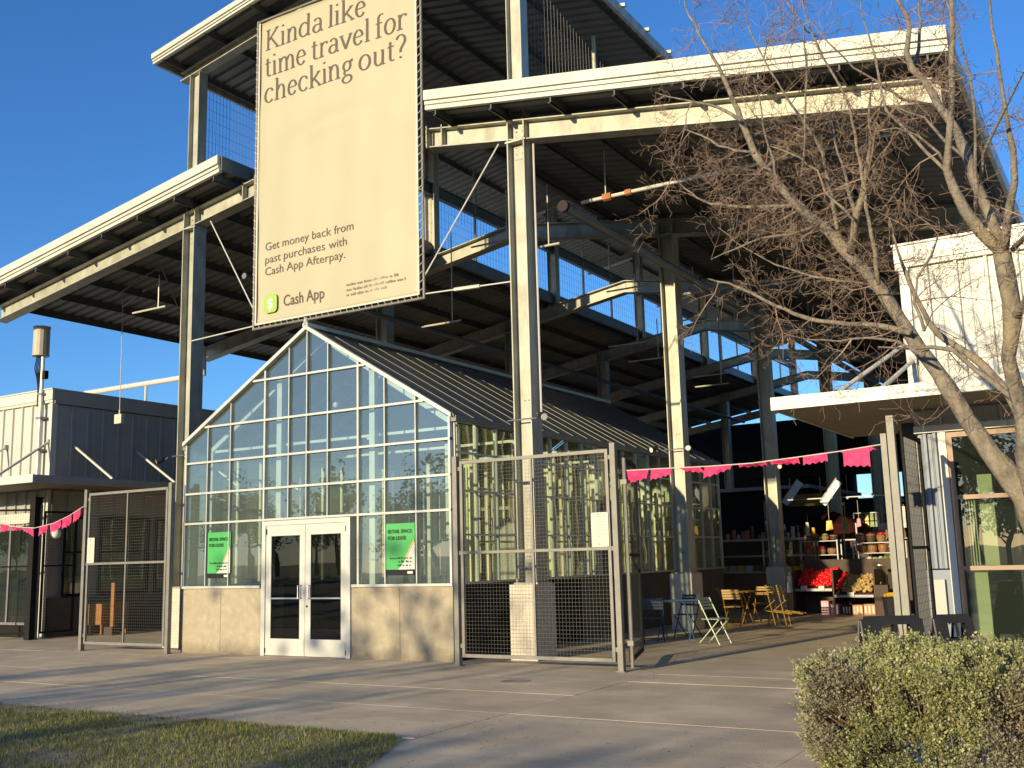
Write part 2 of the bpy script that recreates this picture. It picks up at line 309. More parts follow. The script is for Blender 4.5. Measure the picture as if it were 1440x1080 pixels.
# ------------------------------------------------------------------ ground, paving, lawn
obj('ground', MB().add([(-1500, -1500, -.09), (1500, -1500, -.09), (1500, 1500, -.09), (-1500, 1500, -.09)], [(0, 1, 2, 3)]), 'land', kind='structure')
pav = obj('pavement', box(-24, 26, -13.2, 0.16, -.08, -.012), 'joint', kind='structure')
xs = [-24, -20.5, -17, -13.5, -10, -6.6, -3.4, .1, 3.3, 6.6, 9.95, 13.3, 16.6, 20, 26]; ys = [-13.2, -11.3, -9.4, -7.6, -6.0, -4.38, -2.9, -1.45, -.58, .16]
LAWN_X = 9.78
for i in range(len(xs) - 1):
    for j in range(len(ys) - 1):
        x0, x1, y0, y1 = xs[i] + .0045, xs[i + 1] - .0045, ys[j] + .0045, ys[j + 1] - .0045
        if y1 < -5.9:
            if x0 < LAWN_X - .2 and x1 < LAWN_X + .3: continue
        dz = random.uniform(-.0015, .0015)
        obj('slab', box(x0, x1, y0, y1, -.06, dz), 'paving', pav)
obj('hall_floor', box(-24, 26, 0.17, 46, -.08, -.002), 'hallfloor', kind='structure')
lawn_poly = [(-24, -12.2), (11.6, -12.2), (10.75, -8.3), (10.35, -7.1), (9.95, -6.25), (9.7, -6.03), (-24, -6.03)]
lawn = obj('lawn', MB().prism(lawn_poly, 'z', -.05, .012), 'soil', kind='structure')
def in_lawn(x, y):
    c = False; n = len(lawn_poly)
    for i in range(n):
        (x1, y1), (x2, y2) = lawn_poly[i], lawn_poly[(i + 1) % n]
        if (y1 > y) != (y2 > y) and x < (x2 - x1) * (y - y1) / (y2 - y1) + x1: c = not c
    return c
g = MB(); rg = random.Random(3)
k = 0
while k < 90000:
    x = rg.uniform(1.5, 11.3); y = -6.03 - (rg.random() ** 1.3) * 4.2
    if not in_lawn(x + rg.uniform(-.05, .02), y + rg.uniform(-.06, .0)): continue
    bare = math.sin(x * 1.7 + 1.2 * math.sin(y * 2.1)) * math.sin(y * 3.1 + x)
    edge = -6.03 - y
    if edge < .30 + .15 * math.sin(x * 3) and rg.random() < .82 and x < 7.2: k += 1; continue
    if bare > .75 and rg.random() < .5: k += 1; continue
    a = rg.uniform(0, 6.28); h = rg.uniform(.018, .05); wd = rg.uniform(.0025, .005); lx = rg.uniform(-.02, .02); ly = rg.uniform(-.02, .02)
    g.add([(x - wd * math.cos(a), y - wd * math.sin(a), .01), (x + wd * math.cos(a), y + wd * math.sin(a), .01), (x + lx, y + ly, .01 + h)], [(0, 1, 2)]); k += 1
obj('grass', g, 'grassblade', kind='stuff', label='short patchy lawn grass in front of the concrete pavement', category='grass')

lt = MB()
for i in range(700):
    q = rg.random()
    if q < .45: x = rg.uniform(9.5, 13.7); y = rg.uniform(-8, -4.6)
    elif q < .7: x = rg.uniform(0, 10); y = -6.0 + abs(rg.gauss(0, .35))
    else: x = rg.uniform(-3, 13); y = rg.uniform(-5.5, .0)
    a = rg.uniform(0, 6.28); s_ = rg.uniform(.008, .022); c_, d_ = math.cos(a) * s_, math.sin(a) * s_; z = .004 + rg.uniform(0, .006)
    lt.add([(x - c_, y - d_, z), (x + d_ * .4, y - c_ * .4, z + .004), (x + c_, y + d_, z), (x - d_ * .4, y + c_ * .4, z + .003)], [(0, 1, 2, 3)])
obj('leaf_litter', lt, 'stem', kind='stuff')

# ------------------------------------------------------------------ the open steel market hall
XM = 3.112; YF = .73; S = 6.55; NF = 7; YE = YF + S * (NF - 1) + .6
XC0, XC1 = 7.03, 7.377; XL0, XL1 = -1.153, -.806
def zbeam(x): return 8.80 - .1603 * (abs(x - XM) - 3.918)        # underside of the aisle beams
def zroof(x): return 9.84 - .1603 * (abs(x - XM) - 2.584)        # top of the aisle roofs
def zup(x): return 12.65 + .1758 * (4.709 - abs(x - XM))          # top of the upper roof
hall = thing('market_hall', 'open steel frame market hall with stepped shed roofs over the greenhouse', 'market hall', (XM, YF, 0))
HL = (-XM, -YF, 0)
def hp(name, mb, m, **k):
    return obj(name, mb, m, hall, HL, **k)
def hsec(z0, z1, wd=.347, dp=.34, t=.022):
    b = MB(); b.box(0, t, 0, dp, z0, z1); b.box(wd - t, wd, 0, dp, z0, z1); b.box(t, wd - t, dp / 2 - .01, dp / 2 + .01, z0, z1); return b
colm = hsec(1.12, 8.80).mesh('column', 'steel'); 
pedm = box(-.03, .46, -.22, .40, 0, 1.178).mesh('pedestal', 'ped')
base = MB().box(-.05, .40, -.06, .40, 1.178, 1.205)
for bx in (.0, .35):
    for by in (-.02, .36): base.tube([(bx, by, 1.2), (bx, by, 1.27)], .018, 6)
basem = base.mesh('base_plate', 'steel')
postm = hsec(0, 3.14, .30, .24, .016).mesh('upper_post', 'steel')
clampm = MB().tube([(-.1, -.03, 3.86), (.45, -.03, 3.86)], .013, 6).mesh('clamp_bar', 'chrome')
for kf in range(NF):
    y = YF + S * kf
    for x0 in (XC0, XL0):
        sx = x0
        c = link('column', colm, hall, (sx - XM, y - YF, 0)); link('pedestal', pedm, c, (0, 0, 0)); link('base_plate', basem, c)
        if kf < 2: link('clamp_bar', clampm, c)
    # cap plates and stiffeners over the columns
    for x0 in (XC0, XL0):
        zb = zbeam(x0 + .17)
        st = MB()
        for dx in (.0, .325): st.box(x0 + dx, x0 + dx + .022, y + .01, y + .33, zb + .005 - .03, zb + .34)
        st.box(x0 - .03, x0 + .377, y - .012, y + .35, zb - .045, zb - .012)
        hp('stiffener', st, 'steel'); bt = MB()
        for dz in (-.10, -.22, .08, .20):
            for dx in (.11, .235): bt.tube([(x0 + dx, y + .145, zb + dz), (x0 + dx, y + .163, zb + dz)], .014, 6)
        for dz in (1.5, 1.62, 4.2):
            for dx in (.14, .21): bt.tube([(x0 + dx, y + .145, dz), (x0 + dx, y + .163, dz)], .012, 6)
        hp('bolts', bt, 'girder', kind='stuff')
        hp('splice_plate', box(x0 + .06, x0 + .29, y + .150, y + .1595, zb - .32, zb - .05), 'steel')
    def ibeam(xa, xb, zf, h, wd=.30, t=.02, yy=None):
        yc = (y + .17) if yy is None else yy; b = MB()
        for (dz0, dz1, w2) in ((0, t, wd / 2), (t, h - t, .008), (h - t, h, wd / 2)):
            pts = [(xa, zf(xa) + dz0), (xb, zf(xb) + dz0), (xb, zf(xb) + dz1), (xa, zf(xa) + dz1)]
            b.prism(pts, 'y', yc - w2, yc + w2)
        return b
    if kf == 0:
        hp('aisle_beam', ibeam(5.28, 14.05, zbeam, .37), 'steel'); hp('aisle_beam', ibeam(-7.83, .94, zbeam, .37), 'steel')
        for xe in (5.28, 5.62, .92, .58):
            hp('end_plate', box(xe, xe + .02, y + .02, y + .32, zbeam(xe) - .01, zbeam(xe) + .42), 'steel')
    else:
        hp('aisle_beam', ibeam(XM + .005, 14.05, zbeam, .37), 'steel'); hp('aisle_beam', ibeam(-7.83, XM - .005, zbeam, .37), 'steel')
    # posts carrying the upper roof: on the column lines at the front, on the roof edges behind
    for sgn in (-1, 1):
        if kf == 0:
            px = XL0 + .03 if sgn < 0 else XC0 + .02; z0 = 9.17
        else:
            px = XM + sgn * 2.50 - .15; z0 = zbeam(px) + .37
        o = link('upper_post', postm, hall, (px - XM, y - YF + .05, z0)); o.scale = (1, 1, (zup(px + .15) - .45 - z0) / 3.14)
    zu = lambda x: zup(x) - .44
    hp('upper_beam', ibeam(XM + .004, XM + 4.56, zu, .21, .22), 'steel'); hp('upper_beam', ibeam(XM - 4.56, XM - .004, zu, .21, .22), 'steel')
# girders and nets of the clerestory
for sgn in (-1, 1):
    xg = XM + sgn * 2.50
    g = MB(); g.box(xg - .07, xg + .07, YF + S - .4, YE, 11.10, 11.13); g.box(xg - .07, xg + .07, YF + S - .4, YE, 11.40, 11.43); g.box(xg - .012, xg + .012, YF + S - .4, YE, 11.13, 11.40)
    hp('clerestory_girder', g, 'girder')
    xo = XM + sgn * 2.58
    hp('roof_edge_girder', box(min(xo, xo - sgn * .1), max(xo, xo - sgn * .1), YF + .3, YE, 9.46, 9.72), 'girder')
    n = MB()
    def net(x, ya, yb, za, zb, st):
        yy = ya
        while yy < yb: n.box(x - .003, x + .003, yy - .003, yy + .003, za, zb); yy += st
        zz = za
        while zz < zb: n.box(x - .002, x + .002, ya, yb, zz - .002, zz + .002); zz += .25
    xcol = XM + sgn * 4.09
    net(xcol, YF + .3, YF + S, zroof(xcol) + .02, 12.15, .13 if sgn > 0 else .1)
    net(xg + sgn * .03, YF + S, YE, 9.85, 12.6, .16)
    hp('bird_net', n, 'netwire', kind='stuff')
    for kf in range(0, NF - 1):
        for fr in ((.34, .66) if kf else (.5,)):
            yy = YF + S * (kf + fr); xx = xg if kf else xcol
            hp('net_post', box(xx - .03, xx + .03, yy - .03, yy + .03, zroof(xx) - .05, 12.5 if kf else 12.15), 'steel')
# purlins under every roof
for sgn in (-1, 1):
    for i in range(8):
        d = 2.78 + i * 1.16; x = XM + sgn * d; z = zbeam(x) + .372
        hp('purlin', MB().box(x - .012, x + .012, .20, YE, z, z + .20).box(x - .012, x + .045, .20, YE, z + .185, z + .198).box(x - .045, x + .012, .20, YE, z, z + .012), 'darksteel')
    for i in range(4):
        d = .55 + i * 1.3; x = XM + sgn * d; z = zup(x) - .235
        hp('purlin', MB().box(x - .012, x + .012, .20, YE, z, z + .125).box(x - .012, x + .045, .20, YE, z + .112, z + .124), 'darksteel')
# roof decks: trapezoid-ribbed sheets running down the slope, with a thin top sheet
def deck(xa, xb, zf, th, under):
    b = MB(); y = .16; per = .30; n = int((YE + .3 - y) / per)
    prof = []
    for i in range(n): prof += [(y + i * per, 0), (y + i * per + .17, 0), (y + i * per + .20, .05), (y + i * per + .27, .05)]
    prof.append((y + n * per, 0))
    vs = [];
    for (yy, dz) in prof: vs += [(xa, yy, zf(xa) - under + dz), (xb, yy, zf(xb) - under + dz)]
    b.add(vs, [(2 * i, 2 * i + 1, 2 * i + 3, 2 * i + 2) for i in range(len(prof) - 1)])
    t = MB().prism([(xa, zf(xa) - th), (xb, zf(xb) - th), (xb, zf(xb) - .01), (xa, zf(xa) - .01)], 'y', .16, y + n * per)
    return b, t
for (xa, xb, zf, und, ths) in ((XM + 2.60, XM + 11.1, zroof, .285, .20), (XM - 11.1, XM - 2.60, zroof, .285, .20), (XM, XM + 4.66, zup, .10, .04), (XM - 4.66, XM, zup, .10, .04)):
    b, t = deck(xa, xb, zf, ths, und)
    hp('roof_deck', b, 'deck'); hp('roof_sheet', t, 'white')
# fascia trims: front rake with its stepped profile, and the eave and inner edges
def rake(xa, xb, zf, h):
    parts = []
    for (d0, d1, yo) in ((0, .52, 0), (.53, .56, .045), (.575, .74, .03), (.75, .78, .06), (.795, 1.0, .05)):
        pts = [(xa, zf(xa) - d1 * h), (xb, zf(xb) - d1 * h), (xb, zf(xb) - d0 * h), (xa, zf(xa) - d0 * h)]
        parts.append(MB().prism(pts, 'y', .11 + yo, .155 + yo + .03))
    return parts
def fascia_run(xa, xb, zf, h):
    n = 4
    for i in range(n):
        a = xa + (xb - xa) * i / n + (.003 if i else 0); b = xa + (xb - xa) * (i + 1) / n
        bb = MB()
        for p in rake(a, b, zf, h): bb.add(p.v, p.f)
        hp('fascia_trim', bb, 'fascia')
fascia_run(XM + 2.584, XM + 11.17, zroof, .35); fascia_run(XM - 11.17, XM - 2.584, zroof, .35)
fascia_run(XM, XM + 4.709, zup, .22); fascia_run(XM - 4.709, XM, zup, .22)
for sgn in (-1, 1):
    for (d, zf, h) in ((11.10, zroof, .30), (4.66, zup, .22)):
        x = XM + sgn * d; z = zf(x)
        e = MB().box(min(x, x + sgn * .07), max(x, x + sgn * .07), .20, YE, z - h, z - .005)
        hp('eave_trim', e, 'fascia' if d > 5 else 'steel')
    x = XM + sgn * 2.60; hp('edge_trim', box(min(x, x - sgn * .05), max(x, x - sgn * .05), .2, YE, zroof(x) - .30, zroof(x) + .0), 'girder')
# standing seams on the upper roof, seen edge on as small caps along the eave
for i in range(34):
    yy = .5 + i * 1.2; x = XM + 4.5
    hp('seam_cap', MB().prism([(x - .6, zup(x - .6) - .008), (x + .30, zup(x + .30) - .008), (x + .30, zup(x + .30) + .06), (x - .6, zup(x - .6) + .06)], 'y', yy - .04, yy + .04), 'fascia')
# sprinkler main, branches, drops and tie rods
hp('sprinkler_main', MB().tube([(8.2, .6, 7.30), (8.2, 34, 7.30)], .085, 10), 'girder'); hp('main_cap', MB().tube([(8.2, .52, 7.3), (8.2, .598, 7.3)], .10, 10), 'maincap')
hp('sprinkler_main', MB().tube([(-.2, 1.6, 7.75), (-.2, 34, 7.75)], .07, 8), 'girder')
for yb, n in ((2.6, 0), (9.5, 1), (16, 2)):
    hp('sprinkler_branch', MB().tube([(6.15 if n else 7.5, yb, 8.10 - .2 * n), (13.4, yb, 8.10 - .2 * n)], .035, 8), 'pipe')
    zp = 8.10 - .2 * n
    hp('pipe_coupling', MB().tube([(7.95, yb, zp), (8.12, yb, zp)], .075, 8), 'copper'); hp('pipe_coupling', MB().tube([(8.40, yb, zp), (8.52, yb, zp)], .06, 8), 'copper')
    for xx in (8.0, 10.2): hp('hanger_rod', MB().tube([(xx, yb, zp), (xx, yb, zbeam(xx) + .36)], .012, 5), 'pipe')
hp('sprinkler_branch', MB().tube([(-.75, 2.6, 7.95), (1.6, 2.6, 7.95)], .035, 8), 'pipe')
hp('pipe_coupling', MB().tube([(-.38, 2.6, 7.95), (-.22, 2.6, 7.95)], .085, 8), 'copper'); hp('pipe_coupling', MB().tube([(.72, 2.6, 7.95), (.80, 2.6, 7.95)], .06, 8), 'copper')
def tie(p, q, turn=None):
    b = MB().tube([p, q], .014, 6)
    if turn:
        a = Vector(p).lerp(Vector(q), turn[0]); c = Vector(p).lerp(Vector(q), turn[1]); b.tube([a, c], .035, 6)
    hp('tie_rod', b, 'pipe')
tie((5.32, .62, 6.62), (6.86, .74, 8.77)); tie((-.32, .74, 8.77), (1.10, .62, 6.62))
tie((5.32, .62, 6.28), (7.03, .74, 6.25), (.35, .65)); tie((-.80, .74, 6.25), (1.10, .62, 6.28))
for (x, y, z0, z1) in ((5.0, 4.0, 8.2, 9.3), (6.0, 4.0, 7.9, 9.2), (2.2, 6.0, 7.2, 9.4), (4.3, 12, 7.4, 9.4), (4.9, 12, 6.9, 8.0), (5.6, 15, 6.8, 9.1), (4.5, 18, 7.0, 9.2), (5.9, 21, 6.7, 9.1), (-3.4, 2.0, 7.6, 8.4), (6.0, 8.5, 8.0, 9.2), (6.4, 11, 7.6, 9.0), (10, 8, 7.4, 8.7), (9.0, 14, 6.9, 8.8)):
    hp('conduit', MB().tube([(x, y, z0), (x, y, z1)], .016, 5).tube([(x - .9, y, z0), (x + .25, y, z0)], .022, 5), 'pipe')
hp('conduit', MB().tube([(7.45, YF + .2, 3.9), (7.45, YF + .2, 8.7)], .018, 6), 'pipe')
for sx in (-1, 1):   # light sway rods under the left aisle roof
    hp('sway_rod', MB().tube([(-3.6, 2.2, zbeam(-3.6) + .35), (-5.6 + sx * .3, 3.4 + sx * .8, zbeam(-5.6) + .3)], .018, 5), 'girder')
hp('hanger_frame', MB().tube([(-5.98, 3.0, 8.2), (-5.2, 3.3, 8.75)], .02, 5).tube([(-5.98, 3.0, 8.2), (-6.05, 3.0, 8.7)], .02, 5), 'pipe')
# round downpipe stub and drain pipe bridging to the left building
hp('drain_pipe', MB().tube([(-12.8, 7.0, 7.16), (-7.55, 7.0, 7.16)], .085, 10).tube([(-9.9, 7, 6.3), (-9.9, 7, 7.1)], .04, 6), 'pipe')
hp('downpipe', MB().tube([(-7.38, 7.0, 8.0), (-7.38, 7.0, 7.12)], .07, 10), 'pipe')

# ------------------------------------------------------------------ greenhouse
GX = 6.266; GL = 12.36; ZE = 3.96; ZA = 5.84; ZS = 1.2155
gh = thing('greenhouse', 'glass gabled greenhouse unit with white frame and tan concrete base under the market roof', 'greenhouse', (GX / 2, 0, 0))
GLc = (-GX / 2, 0, 0)
def gp(name, mb, m, parent=None, **k): return obj(name, mb, m, gh if parent is None else parent, GLc if parent is None else (0, 0, 0), **k)
def zr(x): return ZE + (ZA - ZE) * (1 - abs(x - GX / 2) / (GX / 2))
mx = [0.02, .615, 1.22, 2.10, 2.70, 3.133, 3.63, 4.32, 4.905, 5.56, GX - .02]
tz = [ZS, 2.40, 2.97, 3.56, 4.24, 5.0, 9]
gp('base_wall', box(0.0, 2.085, -.03, .17, 0, ZS - .035), 'precast'); gp('base_wall', box(4.17, GX, -.03, .17, 0, ZS - .035), 'precast')
for xx in (1.04, 5.2): gp('seam', box(xx - .004, xx + .004, -.0325, -.031, .02, ZS - .05), 'brownwall')
for xx in (.08, .98, 1.10, 2.0, 4.25, 5.12, 5.28, 6.18):
    for zz in (.12, 1.08): gp('screw', MB().tube([(xx, -.036, zz), (xx, -.029, zz)], .012, 6), 'chrome')
gp('sill', box(-.02, 2.06, -.075, .12, ZS - .033, ZS + .012), 'alu'); gp('sill', box(4.20, GX + .02, -.075, .12, ZS - .033, ZS + .012), 'alu')
for i, x in enumerate(mx):
    z0 = ZS + .014 if (x < 2.0 or x > 4.3) else 2.42
    wdt = .04 if i in (0, 3, 7, 10) else .02
    if i in (3,): z0 = ZS + .014
    b = MB().box(x - wdt / 2, x + wdt / 2, -.045, .035, z0, zr(x) - .05)
    gp('mullion', b, 'alu')
for z in tz[:-1]:
    if z == ZS: continue
    hw = GX / 2 if z <= ZE else (ZA - z) / (ZA - ZE) * GX / 2 - .06
    gp('transom', box(GX / 2 - hw, GX / 2 + hw, -.055, .025, z - .019, z + .019), 'alu')
for sgn in (-1, 1):
    xe = GX / 2 + sgn * (GX / 2 + .05)
    pr = [(GX / 2 + sgn * .0, ZA + .05), (xe, ZE + .02), (xe, ZE - .055), (GX / 2, ZA - .025)]
    gp('rake_trim', MB().prism(pr, 'y', -.09, .02), 'alu')
gp('ridge_cap', MB().box(GX / 2 - .06, GX / 2 + .06, -.10, GL + .05, ZA + .02, ZA + .09), 'alu')
gp('finial', MB().tube([(GX / 2, -.08, ZA + .05), (GX / 2, -.08, ZA + .19)], [.05, .025], 6), 'alu')
# panes, one by one
for i in range(len(mx) - 1):
    xa, xb = mx[i] + .014, mx[i + 1] - .014
    for j in range(len(tz) - 1):
        za, zb = tz[j] + .02, tz[j + 1] - .02
        if j == 0 and 3 <= i <= 6: continue
        ta, tb = zr(xa) - .03, zr(xb) - .03
        if max(ta, tb) <= za + .02: continue
        if min(ta, tb) >= zb: poly = [(xa, za), (xb, za), (xb, zb), (xa, zb)]
        else:
            poly = []
            poly += [(xa, za), (xb, za)] if min(ta, tb) > za else ([(xa + (xb - xa) * (za - ta) / (tb - ta), za), (xb, za)] if tb > ta else [(xa, za), (xa + (xb - xa) * (za - ta) / (tb - ta), za)])
            if tb > za: poly.append((xb, min(tb, zb)))
            for zz in (zb,):
                if min(ta, tb) < zz < max(ta, tb): 
                    xx = xa + (xb - xa) * (zz - ta) / (tb - ta); poly.append((xx, zz))
            if ta > za: poly.append((xa, min(ta, zb)))
        pass
        pb = MB().prism(poly, 'y', .004, .010); ta_, tb_ = random.uniform(-.007, .007), random.uniform(-.007, .007)
        pb.v = [(a_, b_ + ta_ * (a_ - (xa + xb) / 2) + tb_ * (c_ - (za + zb) / 2), c_) for a_, b_, c_ in pb.v]
        o = gp('pane', pb, 'ghglass')
# side walls: base with shade put into its dark colour, mullions, panes, gutter
for side, x in ((1, GX), (-1, 0.0)):
    xa, xb = (x - .15, x) if side > 0 else (x, x + .15)
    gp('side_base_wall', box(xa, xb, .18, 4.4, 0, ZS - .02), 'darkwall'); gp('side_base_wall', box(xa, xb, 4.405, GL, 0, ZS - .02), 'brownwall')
    gp('side_sill', box(x - .09, x + .05, .13, GL, ZS - .018, ZS + .02), 'alu')
    ny = 19; dy = (GL - .1) / ny
    for i in range(ny + 1):
        yy = .06 + i * dy
        gp('side_mullion', box(x - .035, x + .035, yy - .018, yy + .018, ZS + .022, ZE - .12), 'alu')
    for z in (2.0, 2.72, 3.35):
        gp('side_transom', box(x - .025, x + .03, .08, GL, z - .016, z + .016), 'alu')
    zz = [ZS + .02, 2.0, 2.72, 3.35, ZE - .12]
    for i in range(ny):
        for j in range(4):
            ya = .06 + i * dy + .02; gp('side_pane', box(x - .003, x + .003, ya, ya + dy - .04, zz[j] + .02, zz[j + 1] - .02), 'sideglass')
    gp('gutter', MB().box(min(x, x + side * .11), max(x, x + side * .11), -.02, GL, ZE - .12, ZE - .02), 'brownwall' if False else 'fence')
gp('back_wall', MB().prism([(0.1, 0), (GX - .1, 0), (GX - .1, ZE - .1), (GX / 2, ZA - .1), (.1, ZE - .1)], 'y', GL - .05, GL), 'greyclad')
# roof: lapped sheets from ridge to eave with raised bars between them
nb = 21; dy = (GL + .1) / nb
for side in (-1, 1):
    xe = GX / 2 + side * (GX / 2 + .09); ze = ZE - .03
    for i in range(nb):
        ya = -.04 + i * dy
        gp('roof_sheet', MB().prism([(GX / 2, ZA - .005), (xe, ze - .005), (xe, ze + .012), (GX / 2, ZA + .012)], 'y', ya + .012, ya + dy - .012), 'ghroof')
        gp('roof_bar', MB().prism([(GX / 2, ZA - .02), (xe, ze - .02), (xe, ze + .024), (GX / 2, ZA + .024)], 'y', ya - .010, ya + .010), 'ghbar')
        if side > 0:
            for q in (.25, .5, .75):
                pass
# inner structure seen through the glass
for yy in (.45, 3.0, 5.5, 8.0, 10.5):
    for x in (.22, GX - .22):
        gp('inner_post', box(x - .06, x + .06, yy - .05, yy + .05, 0, ZE - .15), 'alu')
    for sgn in (-1, 1):
        gp('inner_rafter', MB().bar((GX / 2, yy, ZA - .13), (GX / 2 + sgn * (GX / 2 - .2), yy, ZE - .12), .05, .09), 'alu')
    gp('tie_bar', box(.3, GX - .3, yy - .02, yy + .02, ZE - .17, ZE - .12), 'alu')
for i in range(15):
    for x in (5.55, 4.75 if i % 2 else 5.0):
        yy = .9 + i * .76 + (.2 if x < 5.2 else 0); gp('rack_post', box(x - .035, x + .035, yy - .02, yy + .02, 0, 3.3 if x < 5.2 else 3.6), 'signwhite')
for z in (1.0, 1.9, 2.9): gp('rack_rail', box(5.02, 5.06, .8, 11.6, z, z + .04), 'signwhite')
for x in (2.27, 4.47):
    gp('inner_post', box(x - .06, x + .06, .16, .26, 0, 5.0), 'alu')
for x in (1.1, 2.2, 4.1, 5.2):
    gp('inner_purlin', box(x - .02, x + .02, .5, GL - .1, zr(x) - .12, zr(x) - .07), 'alu')
for i in range(1, 20):
    yy = .06 + i * (GL - .1) / 19
    for sgn in (-1, 1):
        gp('inner_bar', MB().bar((GX / 2 + sgn * .06, yy, ZA - .075), (GX / 2 + sgn * (GX / 2 - .1), yy, ZE - .06), .022, .03), 'alu')
for i in range(17):
    x = (5.35, 4.75, 5.78)[i % 3]; yy = 1.3 + i * .98 if i < 8 else 6.2 + (i - 8) * .66
    gp('sun_fill_panel', box(x, x + (.34, .42, .28)[i % 3], yy, yy + .03, .25, (3.2, 3.45, 2.9)[i % 3]), 'palepanel')  # panels added to catch sun and brighten the side glass
gp('light_fixture', MB().box(2.2, 2.3, 2.8, 4.0, 4.1, 4.16).sphere((5.0, 2.5, 3.2), .07).sphere((2.75, 1.2, 4.6), .06), 'paper')
gp('inner_partition', box(1.6, 3.9, 8.5, 8.6, 0, 2.6), 'greyclad')
# entrance: two glazed leaves in a shared frame
XD0, XD1, ZD = 2.088, 4.163, 2.37
fr = MB().box(XD0, XD0 + .09, -.06, .10, 0, ZD).box(XD1 - .09, XD1, -.06, .10, 0, ZD).box(XD0 + .09, XD1 - .09, -.06, .10, ZD - .08, ZD)
gp('door_frame', fr, 'door')
xm = (XD0 + XD1) / 2
for s2, (xa, xb) in ((-1, (XD0 + .095, xm - .004)), (1, (xm + .004, XD1 - .095))):
    st = .125 
    d = MB().box(xa, xa + st, -.04, .01, .01, ZD - .085).box(xb - st, xb, -.04, .01, .01, ZD - .085).box(xa + st, xb - st, -.04, .01, .01, .30).box(xa + st, xb - st, -.04, .01, ZD - .27, ZD - .085)
    dl = gp('door_leaf', d, 'door')
    gp('door_pane', box(xa + st, xb - st, -.02, -.012, .30, ZD - .27), 'darkglass', dl)
    gp('kick_rail', box(xa + .02, xb - .02, -.047, -.041, .03, .27), 'door', dl)
    gp('push_bar', box(xa + st, xb - st, -.052, -.036, .985, 1.01), 'chrome', dl)
    xh = xb - .07 if s2 < 0 else xa + .07
    xh2 = xh - .04 if s2 < 0 else xh + .04
    gp('handle', MB().tube([(xh, -.04, 1.22), (xh2, -.10, 1.22), (xh2, -.10, 1.00), (xh, -.04, 1.00)], .012, 6), 'chrome', dl)
    gp('hinge', MB().box(xa - .01 if s2 < 0 else xb - .02, xa + .02 if s2 < 0 else xb + .01, -.055, -.042, .05, .13).box(xa - .01 if s2 < 0 else xb - .02, xa + .02 if s2 < 0 else xb + .01, -.055, -.042, ZD - .24, ZD - .14), 'blackplastic', dl)
gp('lock', MB().tube([(xm + .05, -.05, .86), (xm + .05, -.035, .86)], .02, 8), 'blackplastic')

# ------------------------------------------------------------------ posters behind the glass
def poster(x0, label):
    t = thing('lease_poster', label, 'poster', (x0, -.062, 1.46)); W, H = .60, .76
    # outline: green sheet, white lower corner triangle, orange curve edge
    obj('sheet', box(0, W, .035, .04, 0, H), 'poster', t)
    n = 10; cur = [(W * (.42 + .58 * math.sin(math.pi / 2 * i / n) ** 1.5), H * (.62 * i / n)) for i in range(n + 1)]
    cv = [(W * (.40 + .60 * (i / n) ** .9), H * .62 * (i / n) ** 1.25) for i in range(n + 1)]
    obj('white_corner', MB().prism([(W * .42, 0)] + [(W, 0)] + [(W, H * .60)] + [(a, b) for a, b in reversed(cv[1:-1])], 'y', .028, .034), 'paper', t)
    band = MB()
    for i in range(n):
        (a, b), (c, d) = cv[i], cv[i + 1]
        if b < H * .2: continue
        band.prism([(a - .025, b + .004), (a, b), (c, d), (c - .025, d + .004)], 'y', .022, .027)
    obj('curved_stripe', band, 'orangeprint', t)
    for s, z, wd in (('RETAIL SPACE', .60, .50), ('FOR LEASE', .49, .38)):
        link('lettering', text_mesh(s, .085, 'posterink', width=wd, extr=.001, bold=.002), t, (.045, .024, z))
    b_ = MB(); scribble(b_, .08, W - .05, .175, .03, .018, .06); scribble(b_, .27, W - .05, .115, .038, .018, .06); scribble(b_, .25, W - .05, .055, .038, .018, .06)
    obj('small_print', b_, 'posterink', t)
    obj('backing_card', box(0 + .0, W - .03, .042, .05, -.09, .05), 'blackplastic', t)
    obj('caption_patch', box(.44, .55, .036, .041, -.07, -.03), 'paper', t)
    return t
poster(.66, 'green retail space for lease poster in the window left of the glass doors')
poster(4.92, 'green retail space for lease poster in the window right of the glass doors')

# ------------------------------------------------------------------ vinyl banner
bn = thing('banner', 'large beige vinyl advertising banner with brown words hung between the steel columns', 'banner', (3.215, .60, 6.255))
BX = -3.215; BZ = -6.255
BX0, BX1, BZ0, BZ1 = 1.20, 5.235, 6.265, 12.70
b = MB(); nx, nz = 44, 66
def bil(u, v):
    return .016 * math.sin(3.1 * u + 1.1 * v * 6 + .6 * math.sin(5 * v)) * math.sin(math.pi * u) + .010 * math.sin(9 * v + 7 * u) - .055 * math.exp(-((v - .50 - .10 * math.sin(2.6 * u)) / .035) ** 2) * math.sin(math.pi * min(1, u * 1.1)) + .012 * math.sin(14 * u + 3 * v) * (1 - v) ** 2 + .006 * math.sin(31 * u - 5 * v) + .006 * math.sin(26 * v + 11 * u * u)
vs = []
for j in range(nz + 1):
    for i in range(nx + 1):
        u, v = i / nx, j / nz
        e = min(u, 1 - u, v * 1.6, (1 - v) * 1.6); tug = .010 * max(0, 1 - e * 22) * math.cos(2 * math.pi * (v * 30 if min(u, 1 - u) < min(v, 1 - v) * 1.6 else u * 19))
        vs.append((BX0 + (BX1 - BX0) * u, bil(u, v) - .02, BZ0 + (BZ1 - BZ0) * v))
b.add(vs, [(j * (nx + 1) + i, j * (nx + 1) + i + 1, (j + 1) * (nx + 1) + i + 1, (j + 1) * (nx + 1) + i) for j in range(nz) for i in range(nx)])
vin = obj('vinyl_sheet', b, 'banner', bn, (BX, 0, BZ), smooth=True)
sm = vin.modifiers.new('solid', 'SOLIDIFY'); sm.thickness = .004
